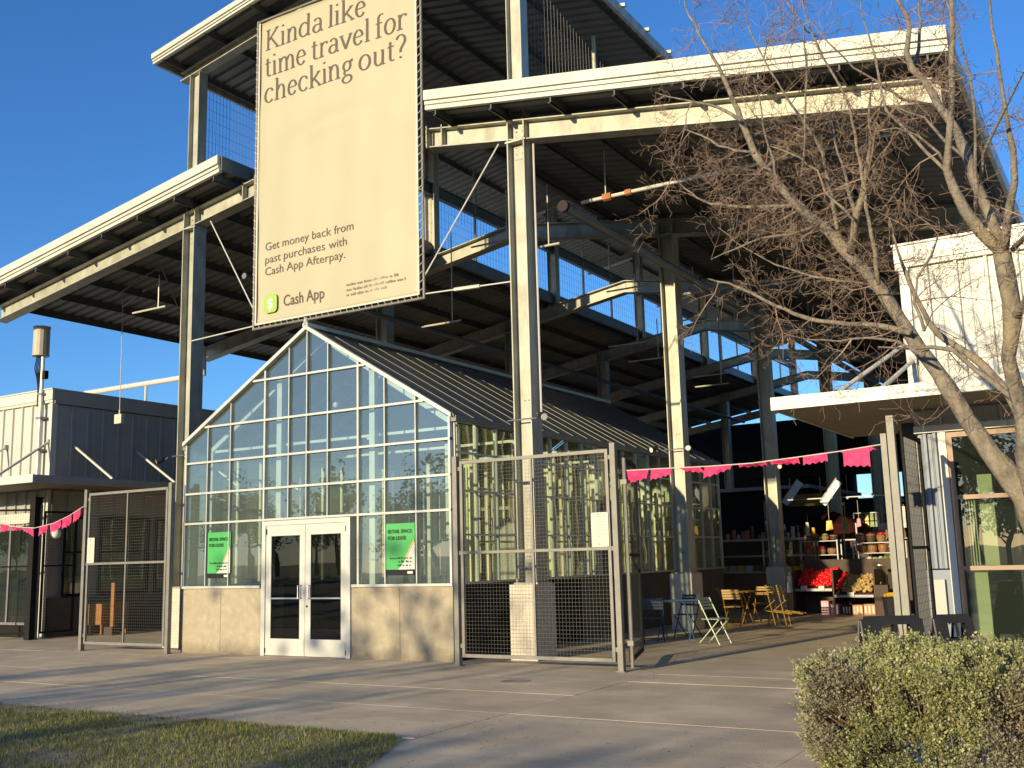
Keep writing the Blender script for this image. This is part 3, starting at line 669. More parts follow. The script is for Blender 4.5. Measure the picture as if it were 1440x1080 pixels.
obj('hem', MB().box(BX0 - .005, BX0 + .035, -.045, -.036, BZ0, BZ1).box(BX1 - .035, BX1 + .005, -.045, -.036, BZ0, BZ1).box(BX0 + .035, BX1 - .035, -.045, -.036, BZ0, BZ0 + .035), 'signwhite', bn, (BX, 0, BZ))
f = MB()
for (p, q) in (((BX0 - .075, 0, BZ0 - .08), (BX0 - .075, 0, BZ1 + .08)), ((BX1 + .075, 0, BZ0 - .08), (BX1 + .075, 0, BZ1 + .08)), ((BX0 - .08, 0, BZ0 - .06), (BX1 + .08, 0, BZ0 - .06)), ((BX0 - .08, 0, BZ1 + .06), (BX1 + .08, 0, BZ1 + .06))):
    f.tube([p, q], .026, 8)
obj('frame_pipe', f, 'fence', bn, (BX, 0, BZ))
lc = MB(); z = BZ0 + .05
while z < BZ1:
    for s2, xe in ((-1, BX0), (1, BX1)): lc.tube([(xe - s2 * .02, -.04, z), (xe + s2 * .085, -.035, z + .06), (xe + s2 * .085, .03, z + .10)], .006, 4, False)
    z += .16
x = BX0 + .08
while x < BX1: lc.tube([(x, -.04, BZ0 + .02), (x + .05, -.035, BZ0 - .07), (x + .09, .03, BZ0 - .075)], .006, 4, False); x += .15
obj('lacing', lc, 'string', bn, (BX, 0, BZ))
def drape(x, z): return bil((x - BX0) / (BX1 - BX0), (z - BZ0) / (BZ1 - BZ0)) - .02 - .007
def draped(me, ox, oz):
    for v in me.vertices: v.co.y = drape(v.co.x + ox, v.co.z + oz) + v.co.y * .5
    return me
# serif headline letters drawn with a broad pen
def arc(cx, cy, rx, ry, a0, a1, n=10): return [(cx + rx * math.cos(R(a0 + (a1 - a0) * i / n)), cy + ry * math.sin(R(a0 + (a1 - a0) * i / n))) for i in range(n + 1)]
def ser(x, y, w=.17, side=0): return [(x - w * (side <= 0) - .03, y), (x + w * (side >= 0) + .03, y)]
def arch(x0, x1): return arc((x0 + x1) / 2 + .03, .62, (x1 - x0) / 2 - .03, .36, 165, 0, 9) + [(x1, .0)]
G = {
 'K': (1.28, [[(.25, 0), (.25, 1.42)], ser(.25, .02), ser(.25, 1.40), [(1.05, 1.40), (.28, .62)], [(.48, .82), (1.12, .02)], ser(1.10, .02, .15), ser(1.02, 1.40, .13)]),
 'i': (.50, [[(.25, 0), (.25, .96)], ser(.25, .02), ser(.25, .95, .13, -1), [(.25, 1.30), (.25, 1.42)]]),
 'n': (1.10, [[(.25, 0), (.25, .96)], ser(.25, .02), ser(.25, .95, .13, -1), arch(.25, .83), ser(.83, .02)]),
 'm': (1.66, [[(.25, 0), (.25, .96)], ser(.25, .02), ser(.25, .95, .13, -1), arch(.25, .81), ser(.81, .02), arch(.81, 1.38), ser(1.38, .02)]),
 'h': (1.10, [[(.25, 0), (.25, 1.52)], ser(.25, .02), ser(.25, 1.50, .13, -1), arch(.25, .83), ser(.83, .02)]),
 'r': (.80, [[(.25, 0), (.25, .96)], ser(.25, .02, .19), ser(.25, .95, .13, -1), arc(.55, .66, .28, .30, 160, 50, 6), [(.70, .90), (.74, .82)]]),
 'd': (1.10, [arc(.48, .48, .36, .48, 60, 300, 16), [(.83, 1.52), (.83, 0)], ser(.83, .02, .15, 1), ser(.83, 1.50, .13, -1), [(.64, .90), (.83, .76)], [(.64, .06), (.83, .2)]]),
 'a': (.95, [arc(.44, .66, .27, .31, 150, 0, 9) + [(.71, .12), (.80, .02), (.92, .05)], arc(.42, .27, .28, .27, 60, 330, 14), [(.56, .52), (.71, .56)]]),
 'l': (.50, [[(.25, 0), (.25, 1.52)], ser(.25, .02), ser(.25, 1.50, .13, -1)]),
 'k': (1.10, [[(.25, 0), (.25, 1.52)], ser(.25, .02), ser(.25, 1.50, .13, -1), [(.86, .94), (.28, .42)], [(.46, .58), (.96, .02)], ser(.94, .02, .13), ser(.84, .95, .12)]),
 'e': (.95, [[(.15, .54), (.80, .54)], arc(.48, .49, .34, .49, 8, 325, 20)]),
 'c': (.90, [arc(.50, .48, .36, .49, 45, 320, 18), [(.74, .84), (.75, .74)]]),
 't': (.66, [[(.28, 1.25), (.28, .22)] + arc(.50, .22, .22, .20, 180, 300, 7), [(.05, .94), (.56, .94)]]),
 'v': (1.00, [[(.10, .96), (.48, .02)], [(.48, .02), (.86, .96)], ser(.13, .95, .13), ser(.84, .95, .12)]),
 'f': (.66, [[(.25, 0), (.25, 1.2)] + arc(.50, 1.22, .25, .28, 180, 60, 7), [(.05, .94), (.55, .94)], ser(.25, .02, .19)]),
 'o': (1.02, [arc(.50, .48, .38, .49, 0, 360, 24)]),
 'u': (1.10, [[(.24, .96), (.24, .36)] + arc(.51, .34, .27, .34, 180, 320, 9), [(.80, .96), (.80, 0)], ser(.24, .95, .13, -1), ser(.80, .95, .13, -1), ser(.80, .02, .15, 1)]),
 'g': (1.00, [arc(.46, .64, .28, .31, 0, 360, 18), arc(.47, -.22, .36, .24, 0, 360, 18), [(.30, .36), (.24, .20), (.34, .06), (.66, .02), (.80, -.08)], [(.66, .86), (.92, .97)]]),
 '?': (.86, [arc(.42, 1.12, .32, .36, 160, -50, 12) + [(.42, .58), (.40, .38)], [(.40, .0), (.40, .12)]]),
 ' ': (.36, []),
}
def headline(text, X, Z, width, m='ink'):
    adv = sum(G[c][0] for c in text); sx = width / adv; sz = .314; x = X
    b = MB(); kk = 0
    for c in text:
        a, strokes = G[c]
        for st in strokes:
            kk += 1
            pts = [Vector((x + p[0] * sx, Z + p[1] * sz)) for p in st]
            L = []; Rr = []
            for i, p in enumerate(pts):
                d = (pts[min(i + 1, len(pts) - 1)] - pts[max(i - 1, 0)])
                if d.length < 1e-6: d = Vector((0, 1))
                d.normalize()
                wd = .010 + .018 * abs(d.y) ** 1.3
                if len(st) == 2 and abs(st[0][1] - st[1][1]) < .14 and abs(st[0][1] - st[1][1]) > .05: wd = .026
                nrm = Vector((-d.y, d.x)) * wd
                L.append(p + nrm); Rr.append(p - nrm)
            for i in range(len(pts) - 1):
                q = [L[i], Rr[i], Rr[i + 1], L[i + 1]]
                b.add([(t.x, drape(t.x, t.y) - .0003 * (kk % 7), t.y) for t in q], [(0, 1, 2, 3)])
        x += a * sx
    obj('headline_lettering', b, m, bn, (BX, 0, BZ), kind='stuff')
headline('Kinda like', 1.36, 12.05, 2.66); headline('time travel for', 1.34, 11.47, 3.66); headline('checking out?', 1.33, 10.90, 3.66)
for s, z, wd in (('Get money back from', 7.765, 2.30), ('past purchases with', 7.50, 2.13), ('Cash App Afterpay.', 7.253, 2.08)):
    link('body_lettering', draped(text_mesh(s, .235, 'ink', width=wd), 1.425, z), bn, (1.425 + BX, 0, z + BZ), kind='stuff')
link('logo_lettering', draped(text_mesh('Cash App', .31, 'ink', width=1.06, bold=.004), 1.925, 6.56), bn, (1.925 + BX, 0, 6.56 + BZ), kind='stuff')
def rsq(x0, x1, z0, z1, r):
    p = []
    for cx, cz, a in ((x1 - r, z0 + r, -90), (x1 - r, z1 - r, 0), (x0 + r, z1 - r, 90), (x0 + r, z0 + r, 180)): p += [(cx + r * math.cos(R(a + t * 22.5)), cz + r * math.sin(R(a + t * 22.5))) for t in range(5)]
    return p
obj('logo_square', MB().prism(rsq(1.435, 1.785, 6.47, 6.84, .09), 'y', -.040, -.030), 'logogreen', bn, (BX, 0, BZ))
link('logo_mark', text_mesh('$', .30, 'logowhite', width=.14, bold=.006), bn, (1.54 + BX, -.043, 6.555 + BZ))
b = MB(); scribble(b, 3.54, 4.78, 6.70, .05, -.034); scribble(b, 3.54, 4.92, 6.60, .05, -.034); scribble(b, 3.54, 4.50, 6.505, .05, -.034)
obj('small_print', b, 'inksoft', bn, (BX, 0, BZ))

# ------------------------------------------------------------------ mesh fences, gates
def fence_panel(name, label, cat, x0, x1, y, posts=(1, 1), h=3.2, mid=1.70, zb=.13, zt=3.12, m='fence', vm=True, rz=0, loc=None, step=.056, post_in=.06):
    t = thing(name, label, cat, loc or (x0, y, 0), rz); W = x1 - x0
    for k, on in enumerate(posts):
        if on:
            xx = 0 if k == 0 else W
            obj('post', MB().box(xx - .042, xx + .042, -.045, .045, 0, h), m, t, bevel=.004)
            obj('post_foot', MB().box(xx - .07, xx + .07, -.07, .07, .002, .014), m, t)
    a, c = (.11 if posts[0] else 0.02), (W - .11 if posts[1] else W - .02)
    for (p0, p1, q0, q1, nm) in ((a, c, zb, zb + .05, 'bottom_rail'), (a, c, zt - .05, zt, 'top_rail'), (a, c, mid - .02, mid + .02, 'middle_rail'), (a - .025, a + .022, zb, zt, 'frame_stile'), (c - .022, c + .025, zb, zt, 'frame_stile')):
        obj(nm, MB().box(p0 + (.026 if 'rail' in nm else 0), p1 - (.026 if 'rail' in nm else 0), -.022, .022, q0, q1), m, t)
    if vm: obj('centre_stile', MB().box((a + c) / 2 - .016, (a + c) / 2 + .016, -.016, .016, zb + .052, zt - .052), m, t)
    for zc in (.3, mid, zt - .12):
        if posts[0]: obj('bracket', box(.042, .11 - .024, -.012, .012, zc - .03, zc + .03), m, t)
        if posts[1]: obj('bracket', box(W - .11 + .024, W - .042, -.012, .012, zc - .03, zc + .03), m, t)
    w_ = MB(); x = a + .045
    while x < c - .03: w_.box(x - .0013, x + .0013, -.005, -.002, zb + .05, zt - .05); x += step
    z = zb + .09
    while z < zt - .06: w_.box(a + .022, c - .022, -.0015, .0015, z - .0013, z + .0013); z += step
    obj('wire_mesh', w_, 'wire' if m == 'fence' else 'black', t, kind='stuff')
    return t
fence_panel('mesh_fence', 'tall grey wire mesh fence panel left of the greenhouse with white notice', 'fence', -2.58, -.06, -.30)
fence_panel('mesh_fence', 'tall grey wire mesh fence panel right of the greenhouse around a steel column', 'fence', 6.66, 9.41, -.47)
t = thing('gate_post', 'single grey steel gate post near the black folding signs', 'post', (13.25, -.45, 0))
obj('post', box(-.045, .045, -.045, .045, 0, 3.24), 'fence', t, bevel=.004); obj('post_foot', box(-.07, .07, -.07, .07, .002, .014), 'fence', t)
obj('slide_rail', box(-.13, -.06, -.03, .03, .02, 3.02), 'fence', t); obj('bracket', box(-.062, -.044, -.012, .012, 1.6, 1.66), 'black', t)
# gate leaves swung open
fence_panel('gate_leaf', 'open black mesh gate leaf folded back behind the post with pink bunting', 'gate', 0, 1.75, 0, (0, 0), loc=(9.50, -.36, 0), rz=R(109), m='black', vm=False, mid=1.6, zt=3.02, zb=.12)
fence_panel('gate_leaf', 'open black mesh gate leaf beside the blue shade-toned wall', 'gate', 0, 1.25, 0, (0, 0), loc=(13.33, -.30, 0), rz=R(90), m='black', vm=False, step=.10, mid=1.6, zt=3.06, zb=.12)
t = fence_panel('gate_leaf', 'black framed mesh gate leaf at the far left edge', 'gate', 0, 2.1, 0, (0, 1), loc=(-8.25, .05, 0), rz=R(43), m='black', h=3.15, zt=3.05, step=.055)
t = fence_panel('gate_leaf', 'narrow black mesh gate leaf against the left building corner', 'gate', 0, .85, 0, (0, 0), loc=(-6.66, 1.55, 0), rz=R(86), m='black', vm=False, zt=3.0, step=.07)
t = thing('gate_drop_bolt', 'long grey drop bolt pole on the open gate leaf behind the fence post', 'gate bolt', (9.53, -.38, 0)); obj('rod', MB().tube([(0, 0, .05), (0, 0, 2.98)], .028, 8), 'fence', t)
for z in (.35, 2.6): obj('collar', box(-.045, .045, -.04, .04, z, z + .07), 'fence', t)
t = thing('gate_post', 'thick black gate post by the left building corner behind the sagging bunting', 'post', (-6.80, 1.42, 0)); obj('post', box(-.10, .10, -.10, .10, 0, 3.30), 'black', t); obj('cap', box(-.12, .12, -.12, .12, 3.302, 3.33), 'black', t)
# notices on the fences
def notice(x, z, wd, ht, label, y):
    t = thing('notice_sign', label, 'sign', (x, y, z))
    obj('plate', MB().prism(rsq(0, wd, 0, ht, .025), 'y', 0, .004), 'signwhite', t)
    b = MB(); scribble(b, wd * .3, wd * .7, ht * .86, .018, -.003, .05)
    for i in range(7): b.box(wd * .25, wd * .82, -.003, -.001, ht * (.72 - i * .085), ht * (.72 - i * .085) + .006)
    obj('print', b, 'greyink', t)
    s = MB()
    for zz in (.04, ht - .03): s.tube([(wd * .45, -.006, zz), (wd * .45, .006, zz)], .008, 6)
    obj('screw', s, 'black', t)
notice(9.03, 1.725, .275, .49, 'cream notice plate on the right fence panel beside its post', -.506)
notice(-2.47, 1.72, .22, .50, 'narrow cream notice plate on the left fence panel', -.336)

# ------------------------------------------------------------------ pink bunting
def bunting(label, pts, flags, group=None):
    t = thing('bunting', label, 'bunting', pts[0])
    o = Vector(pts[0]); cord = MB().tube([Vector(p) - o for p in pts], .008, 5); obj('cord', cord, 'string', t)
    for (p, q, hL, hR, sk, tw) in flags:
        p = Vector(p) - o; q = Vector(q) - o; n = 8
        vs = []; u = (q - p)
        m_ = MB(); cols = []
        for i in range(n + 1):
            f_ = i / n; top = p.lerp(q, f_); h = hL + (hR - hL) * f_
            rag = .0 if i in (0, n) else .025 * (i % 2)
            bot = top + Vector((sk * (1), tw * math.sin(f_ * 3.1), -(h - rag)))
            cols.append((top, top.lerp(bot, .5) + Vector((0, .012 * math.sin(f_ * 9), 0)), bot))
        # two leaves of thin cut tissue
        for i in range(n):
            a, c = cols[i], cols[i + 1]
            for j in range(2): m_.add([a[j], c[j], c[j + 1], a[j + 1]], [(0, 1, 2, 3)])
        fl = obj('pennant', m_, 'pink', t); sm = fl.modifiers.new('solid', 'SOLIDIFY'); sm.thickness = .003
    return t
Y = -.36
bunting('pink cut tissue bunting strung across the open market gateway', [(9.45, Y, 2.80), (10.1, Y, 2.79), (10.8, Y, 2.775), (11.4, Y, 2.775), (12.0, Y, 2.81), (12.6, Y, 2.85), (13.15, Y, 2.90)],
 [((9.50, Y, 2.79), (9.90, Y, 2.79), .20, .13, -.04, .05), ((9.94, Y, 2.79), (10.25, Y, 2.785), .16, .10, -.02, .02), ((10.36, Y, 2.78), (10.66, Y, 2.775), .06, .10, .12, .06),
  ((10.74, Y, 2.775), (11.13, Y, 2.77), .17, .06, -.03, .03), ((11.22, Y, 2.765), (11.60, Y, 2.78), .04, .05, .02, .1), ((11.66, Y, 2.78), (12.04, Y, 2.81), .05, .09, .02, .07),
  ((12.10, Y, 2.815), (12.42, Y, 2.835), .12, .11, .0, .02), ((12.58, Y, 2.85), (12.97, Y, 2.885), .06, .06, .08, .02), ((12.62, Y, 2.845), (12.95, Y, 2.88), .20, .26, .0, .01)])
Y = -.42
bunting('pink tissue bunting sagging from the left fence post past the black gate', [(-2.52, Y, 2.86), (-3.0, Y, 2.68), (-3.5, Y, 2.55), (-4.1, Y, 2.48), (-4.7, Y, 2.52), (-5.4, Y, 2.64), (-6.3, Y, 2.9)],
 [((-2.62, Y, 2.82), (-2.85, Y, 2.73), .14, .2, 0, .04), ((-2.9, Y, 2.71), (-3.2, Y, 2.62), .16, .2, 0, .06), ((-3.25, Y, 2.60), (-3.6, Y, 2.54), .12, .2, .03, .04), ((-3.66, Y, 2.53), (-3.95, Y, 2.50), .1, .2, -.02, .05),
  ((-4.15, Y, 2.48), (-4.5, Y, 2.50), .2, .08, .02, .03), ((-4.6, Y, 2.51), (-4.9, Y, 2.54), .07, .1, .02, .07), ((-5.0, Y, 2.56), (-5.3, Y, 2.62), .08, .2, .0, .05)])

# ------------------------------------------------------------------ metal clad buildings either side
HB = 6.04
def panel_mesh(z0, z1, w=.40, m='cladding'):
    b = MB(); prof = [(0, 0), (w - .065, 0), (w - .05, -.035), (w - .015, -.035), (w, 0)]
    prof = [(0, 0), (w * .32, 0), (w * .35, -.008), (w * .38, 0), (w - .07, 0), (w - .055, -.042), (w - .015, -.042), (w - .001, 0)]
    n = len(prof)
    vs = [(x, y, z0) for x, y in prof] + [(x, y, z1) for x, y in prof] + [(x, y + .05 if False else .03, z) for z in (z0, z1) for x, y in prof]
    fs = [(i, i + 1, n + i + 1, n + i) for i in range(n - 1)]
    b.add(vs[:2 * n], fs); b.box(0, w - .002, .012, .03, z0, z1)
    return b.mesh('wall_panel', m)
def building(side, label):
    # side -1: left building, right wall faces +X ; side +1: right building, its left wall faces the hall
    xw = -7.0 if side < 0 else 13.12; YF2 = 1.9; depth = 36; wid = 12
    t = thing('clad_building', label, 'building', (xw, YF2, 0))
    L = (-xw, -YF2, 0)
    xa, xb = (xw - wid, xw) if side < 0 else (xw, xw + wid)
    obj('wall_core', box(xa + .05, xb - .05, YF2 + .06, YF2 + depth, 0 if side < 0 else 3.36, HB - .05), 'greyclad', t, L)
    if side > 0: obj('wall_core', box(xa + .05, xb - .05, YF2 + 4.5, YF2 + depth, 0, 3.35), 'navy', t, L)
    obj('roof', box(xa - .0, xb + .0, YF2 + .0, YF2 + depth, HB - .04, HB), 'cladding', t, L)
    up = panel_mesh(3.74, HB - .30); n = int(wid / .4)
    for i in range(n):
        x = xb - .4 * (i + 1) if side < 0 else xa + .4 * i
        link('wall_panel', up, t, (x - xw, .0, 0))
    obj('corner_trim', (box(xb - .10, xb + .012, YF2 - .055, YF2 + .10, 3.74, HB - .30) if side < 0 else box(xa - .012, xa + .12, YF2 - .055, YF2 + .10, 3.74, HB - .30)), 'white', t, L)
    # coping in two steps
    obj('coping', MB().box(xa - .06, xb + .06, YF2 - .10, YF2 - .03, HB - .27, HB - .02), 'white', t, L)
    obj('coping', MB().box(xa - .04, xb + .04, YF2 - .075, YF2 - .02, HB - .34, HB - .275), 'fascia', t, L)
    obj('coping_cap', MB().box(xa - .08, xb + .08, YF2 - .13, YF2 + .25, HB - .018, HB + .012), 'white', t, L)
    xs_ = xb if side < 0 else xa
    obj('coping', box(min(xs_, xs_ + .07), max(xs_, xs_ + .07), YF2 - .02, YF2 + depth, HB - .36, HB + .01) if side < 0 else box(xs_ - .07, xs_, YF2 - .02, YF2 + depth, HB - .36, HB + .01), 'greyclad', t, L)
    if side < 0:
        sp = panel_mesh(3.74, HB - .38, .46, 'greyclad')  # side panels greyed: shade put into the pale cladding's colour
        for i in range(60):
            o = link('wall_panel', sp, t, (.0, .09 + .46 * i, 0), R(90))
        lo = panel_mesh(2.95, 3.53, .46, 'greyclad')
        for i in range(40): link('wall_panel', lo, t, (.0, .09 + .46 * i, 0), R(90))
    # canopy wrapping the corner
    if side < 0:
        cx0, cx1 = xa, -5.30
        poly = [(xa, .30), (cx1, .30), (cx1, 24), (xw - .02, 24), (xw - .02, YF2 - .02), (xa, YF2 - .02)]
    else:
        cx0, cx1 = 11.56, xb
        poly = [(cx0, .30), (xb, .30), (xb, YF2 - .06), (xw + .0, YF2 - .06), (xw, 4.9), (cx0, 4.9)]
    obj('canopy', MB().prism(poly, 'z', 3.565, 3.70), 'soffit', t, L)  # canopy body is a darker brown than its fascia
    obj('canopy_fascia', box(cx0 - (.03 if side > 0 else 0), cx1 + (.03 if side < 0 else 0), .255, .298, 3.545, 3.725), 'white', t, L)
    xe = cx1 if side < 0 else cx0
    obj('canopy_fascia', box(xe, xe + .03, .30, 24, 3.545, 3.72) if side < 0 else box(xe - .03, xe, .30, 4.9, 3.545, 3.72), 'greyclad' if side < 0 else 'white', t, L)  # left side fascia greyed for its shade, front kept white
    # tie struts
    rods = []
    if side < 0:
        for yy in (2.5, 4.4, 6.6, 9): rods.append(((xw + .02, yy, 4.66), (cx1 - .15, yy, 3.74)))
        for xx in (-7.08, -8.85, -10.7): rods.append(((xx, YF2 - .04, 4.72), (xx + .05, .42, 3.74)))
    else:
        rods = [((xw - .02, YF2 + .2, 4.62), (12.45, .42, 3.74)), ((13.2, YF2 - .05, 4.3), (13.0, .5, 3.74)), ((14.9, YF2 - .04, 4.7), (14.9, .42, 3.74))]
    for p, q in rods:
        obj('tie_strut', MB().tube([p, q], .032, 8), 'pipe', t, L)
        obj('strut_bracket', MB().box(p[0] - .05, p[0] + .05, p[1] - .05, p[1] + .05, p[2] - .06, p[2] + .06), 'greyclad', t, L)
    return t, L
lb, LL = building(-1, 'pale ribbed metal building with shaded side wall behind the left gate')
rb, RL = building(1, 'cream ribbed metal building with large window behind the bare tree')
# left building: shaded side shopfront under the canopy
for i, (ya, yb) in enumerate(((2.30, 3.05), (3.35, 4.9), (5.1, 6.8), (7.1, 9.0), (9.4, 11.4), (12, 14.5))):
    fr = MB().box(-7.0, -6.94, ya, ya + .06, .95, 2.9).box(-7.0, -6.94, yb - .06, yb, .95, 2.9).box(-7.0, -6.94, ya + .06, yb - .06, 2.84, 2.9).box(-7.0, -6.94, ya + .06, yb - .06, .95, 1.01).box(-7.0, -6.94, ya + .06, yb - .06, 2.0, 2.04)
    f_ = obj('shop_window', fr, 'black', lb, LL); obj('pane', box(-6.975, -6.965, ya + .06, yb - .06, 1.01, 2.84), 'winglass', f_)
    obj('lower_blind', box(-6.995, -6.985, ya + .1, yb - .1, 1.05, 1.42), 'palegreen' if i < 3 else 'greyclad', lb, LL)
obj('brick_band', box(-7.0, -6.95, 1.95, 24, .02, .92), 'brownwall', lb, LL)
obj('corner_post', box(-7.04, -6.96, 1.83, 1.90, 0, 3.54), 'white', lb, LL)
obj('corner_post', box(-7.16, -7.10, 1.83, 1.90, 0, 3.3), 'white', lb, LL)
fl_ = panel_mesh(2.68, 3.54, .4, 'greyclad')  # panels under the canopy greyed to carry its shade
for i in range(28): link('wall_panel', fl_, lb, (-.5 - .4 * i, .0, 0))
obj('dark_wall_sheet', box(-19, -7.42, 1.90, 1.95, 0, 2.68), 'darkwall', lb, LL)  # flat near-black sheet darkens the wall behind the front window
obj('window_band', box(-11.4, -7.4, 1.81, 1.85, 2.75, 3.0), 'white', lb, LL)
fr = MB().box(-11.4, -7.4, 1.80, 1.86, 2.60, 2.66).box(-11.4, -7.4, 1.80, 1.86, .30, .36)
for x in (-11.4, -10.4, -9.4, -8.4, -7.46): fr.box(x, x + .06, 1.80, 1.86, .36, 2.60)
f_ = obj('front_window', fr, 'shelf', lb, LL); obj('pane', box(-11.34, -7.46, 1.825, 1.835, .36, 2.6), 'winglass', f_)
sw = panel_mesh(0, HB - .38, .46, 'cladding')
for i in range(60): link('wall_panel', sw, rb, (.0, .55 + .46 * i, 0), R(-90))
# right building: corner wall with canopy shade put into its blue, trims, big window
sl_ = panel_mesh(1.30, 3.30, .13, 'shadeblue')
for i in range(3): link('wall_panel', sl_, rb, (.06 + .13 * i - .02, -.02, 0))
obj('wall_foot', box(13.12, 13.50, 1.84, 1.92, 0, 1.28), 'shadeblue', rb, RL)
obj('meter_box', box(13.20, 13.36, 1.76, 1.835, .55, 1.15), 'greyclad', rb, RL)
obj('dark_return', box(12.93, 13.10, 1.95, 2.2, 0, 3.4), 'navy', rb, RL)
obj('base_block', box(13.42, 13.62, 1.66, 1.82, 0, .62), 'ped', rb, RL)
obj('head_trim', box(13.12, 22, 1.80, 1.88, 3.22, 3.32), 'white', rb, RL)
hd = panel_mesh(3.32, 3.55, .4, 'cladding')
for i in range(20): link('wall_panel', hd, rb, (.4 * i, -.01, 0))
obj('jamb_trim', box(13.44, 13.54, 1.80, 1.88, .0, 3.21), 'white', rb, RL)
wf = MB().box(13.55, 13.62, 1.79, 1.86, .10, 3.20).box(13.62, 15.55, 1.79, 1.86, 3.13, 3.20).box(13.62, 15.55, 1.79, 1.86, 2.25, 2.31).box(13.62, 15.55, 1.79, 1.86, 1.27, 1.33).box(13.62, 15.55, 1.79, 1.86, .10, .16).box(15.55, 15.62, 1.79, 1.86, .10, 3.20)
wn = obj('big_window', wf, 'winframe', rb, RL)
for z0, z1 in ((.16, 1.27), (1.33, 2.25), (2.31, 3.13)):
    obj('pane', box(13.62, 15.55, 1.825, 1.833, z0, z1), 'winglass', wn)
obj('inner_panel', box(13.66, 13.90, 1.95, 2.0, .16, 1.27), 'palegreen', rb, RL); obj('inner_panel', box(13.86, 14.05, 2.1, 2.15, 1.33, 2.6), 'palegreen', rb, RL)
b = MB()
for i in range(6): b.box(13.64 + i * .035, 13.655 + i * .035, 1.90, 1.92, 1.33, 2.25)
obj('inner_slats', b, 'palegreen', rb, RL)
obj('inner_floor', box(13.5, 25, 2.0, 6.3, -.01, .0), 'hallfloor', rb, RL)
obj('inner_ceiling', box(13.2, 25, 2.0, 6.3, 3.36, 3.40), 'greyclad', rb, RL)
obj('outer_wall', box(15.64, 25.1, 1.84, 1.90, 0, 3.22), 'cladding', rb, RL)
obj('door_panel', box(12.7, 13.0, 3.2, 3.26, 0, 2.4), 'navy', rb, RL)
obj('door_trim', box(12.86, 12.95, 2.6, 2.66, 1.25, 3.1), 'white', rb, RL)

# antenna on its mast at the left building corner
t = thing('cell_antenna', 'beige drum antenna on a thin mast at the left building corner', 'antenna', (-7.42, 1.75, 0))
obj('mast', MB().tube([(.10, 0, 3.73), (.10, 0, 6.9)], .045, 8), 'pipe', t)
obj('drum', MB().tube([(.0, 0, 6.93), (.0, 0, 7.62)], .20, 16), 'antenna', t, smooth=False); obj('drum_cap', MB().tube([(0, 0, 7.62), (0, 0, 7.65)], .21, 16).tube([(0, 0, 6.90), (0, 0, 6.93)], .21, 16), 'antenna', t)
cb = MB()
for i in range(5): cb.tube([(-.12 + i * .05, -.02, 6.92), (-.15 + i * .06, -.05, 6.6), (-.06 + i * .03, -.04, 6.35), (.02 + i * .01, -.05, 6.1), (.03, -.05, 5.6)], .012, 4)
obj('cables', cb, 'black', t)
obj('junction_box', MB().box(.16, .28, -.05, .05, 6.3, 6.5), 'black', t)
for z in (5.9, 5.3, 4.5): obj('pipe_clamp', box(-.0, .2, -.06, .16, z, z + .05), 'shelf', t)
# hanging sensor box
t = thing('hanging_box', 'small cream box hanging on a thin cord below the left roof', 'sensor', (-5.93, 3.0, 5.30))
obj('cord', MB().tube([(0, 0, .22), (-.03, 0, 2.9)], .010, 5), 'string', t); obj('case', box(-.14, .12, -.05, .05, -.12, .12), 'signwhite', t, bevel=.01); obj('hook', MB().tube([(0, 0, .12), (0, 0, .24)], .02, 6), 'pipe', t)
# floodlights clamped to the columns
def flood(x, y, z, ang, label):
    t = thing('floodlight', label, 'floodlight', (x, y, z), ang)
    obj('housing', MB().tube([(0, 0, 0), (.0, -.05, .01), (.0, -.16, -.03)], [.03, .055, .065], 10), 'blackplastic', t)
    obj('lens', MB().tube([(0, -.16, -.031), (0, -.168, -.033)], .058, 10), 'lamp', t); obj('yoke', MB().tube([(0, 0, 0), (0, .06, .06)], .014, 5), 'chrome', t)
flood(7.62, .55, 3.86, R(60), 'black floodlight on the column behind the right fence panel')
flood(6.86, 7.05, 3.88, R(-30), 'left floodlight of the pair on the second column behind the bunting')
flood(7.55, 7.05, 3.86, R(30), 'right floodlight of the pair on the second column behind the bunting')
flood(7.55, 13.6, 3.86, R(20), 'floodlight on the third column above the market counter')
flood(-1.35, .6, 3.78, R(-50), 'grey floodlight on the column left of the greenhouse')
t = thing('globe_lamp', 'white globe lamp beside the window of the left building', 'lamp', (-6.62, 1.85, 2.47))
obj('globe', MB().sphere((0, 0, 0), .13, 16, 10), 'lamp', t, smooth=True); obj('arm', MB().tube([(0, 0, .12), (-.1, 0, .22), (-.36, 0, .22)], .015, 6), 'black', t)

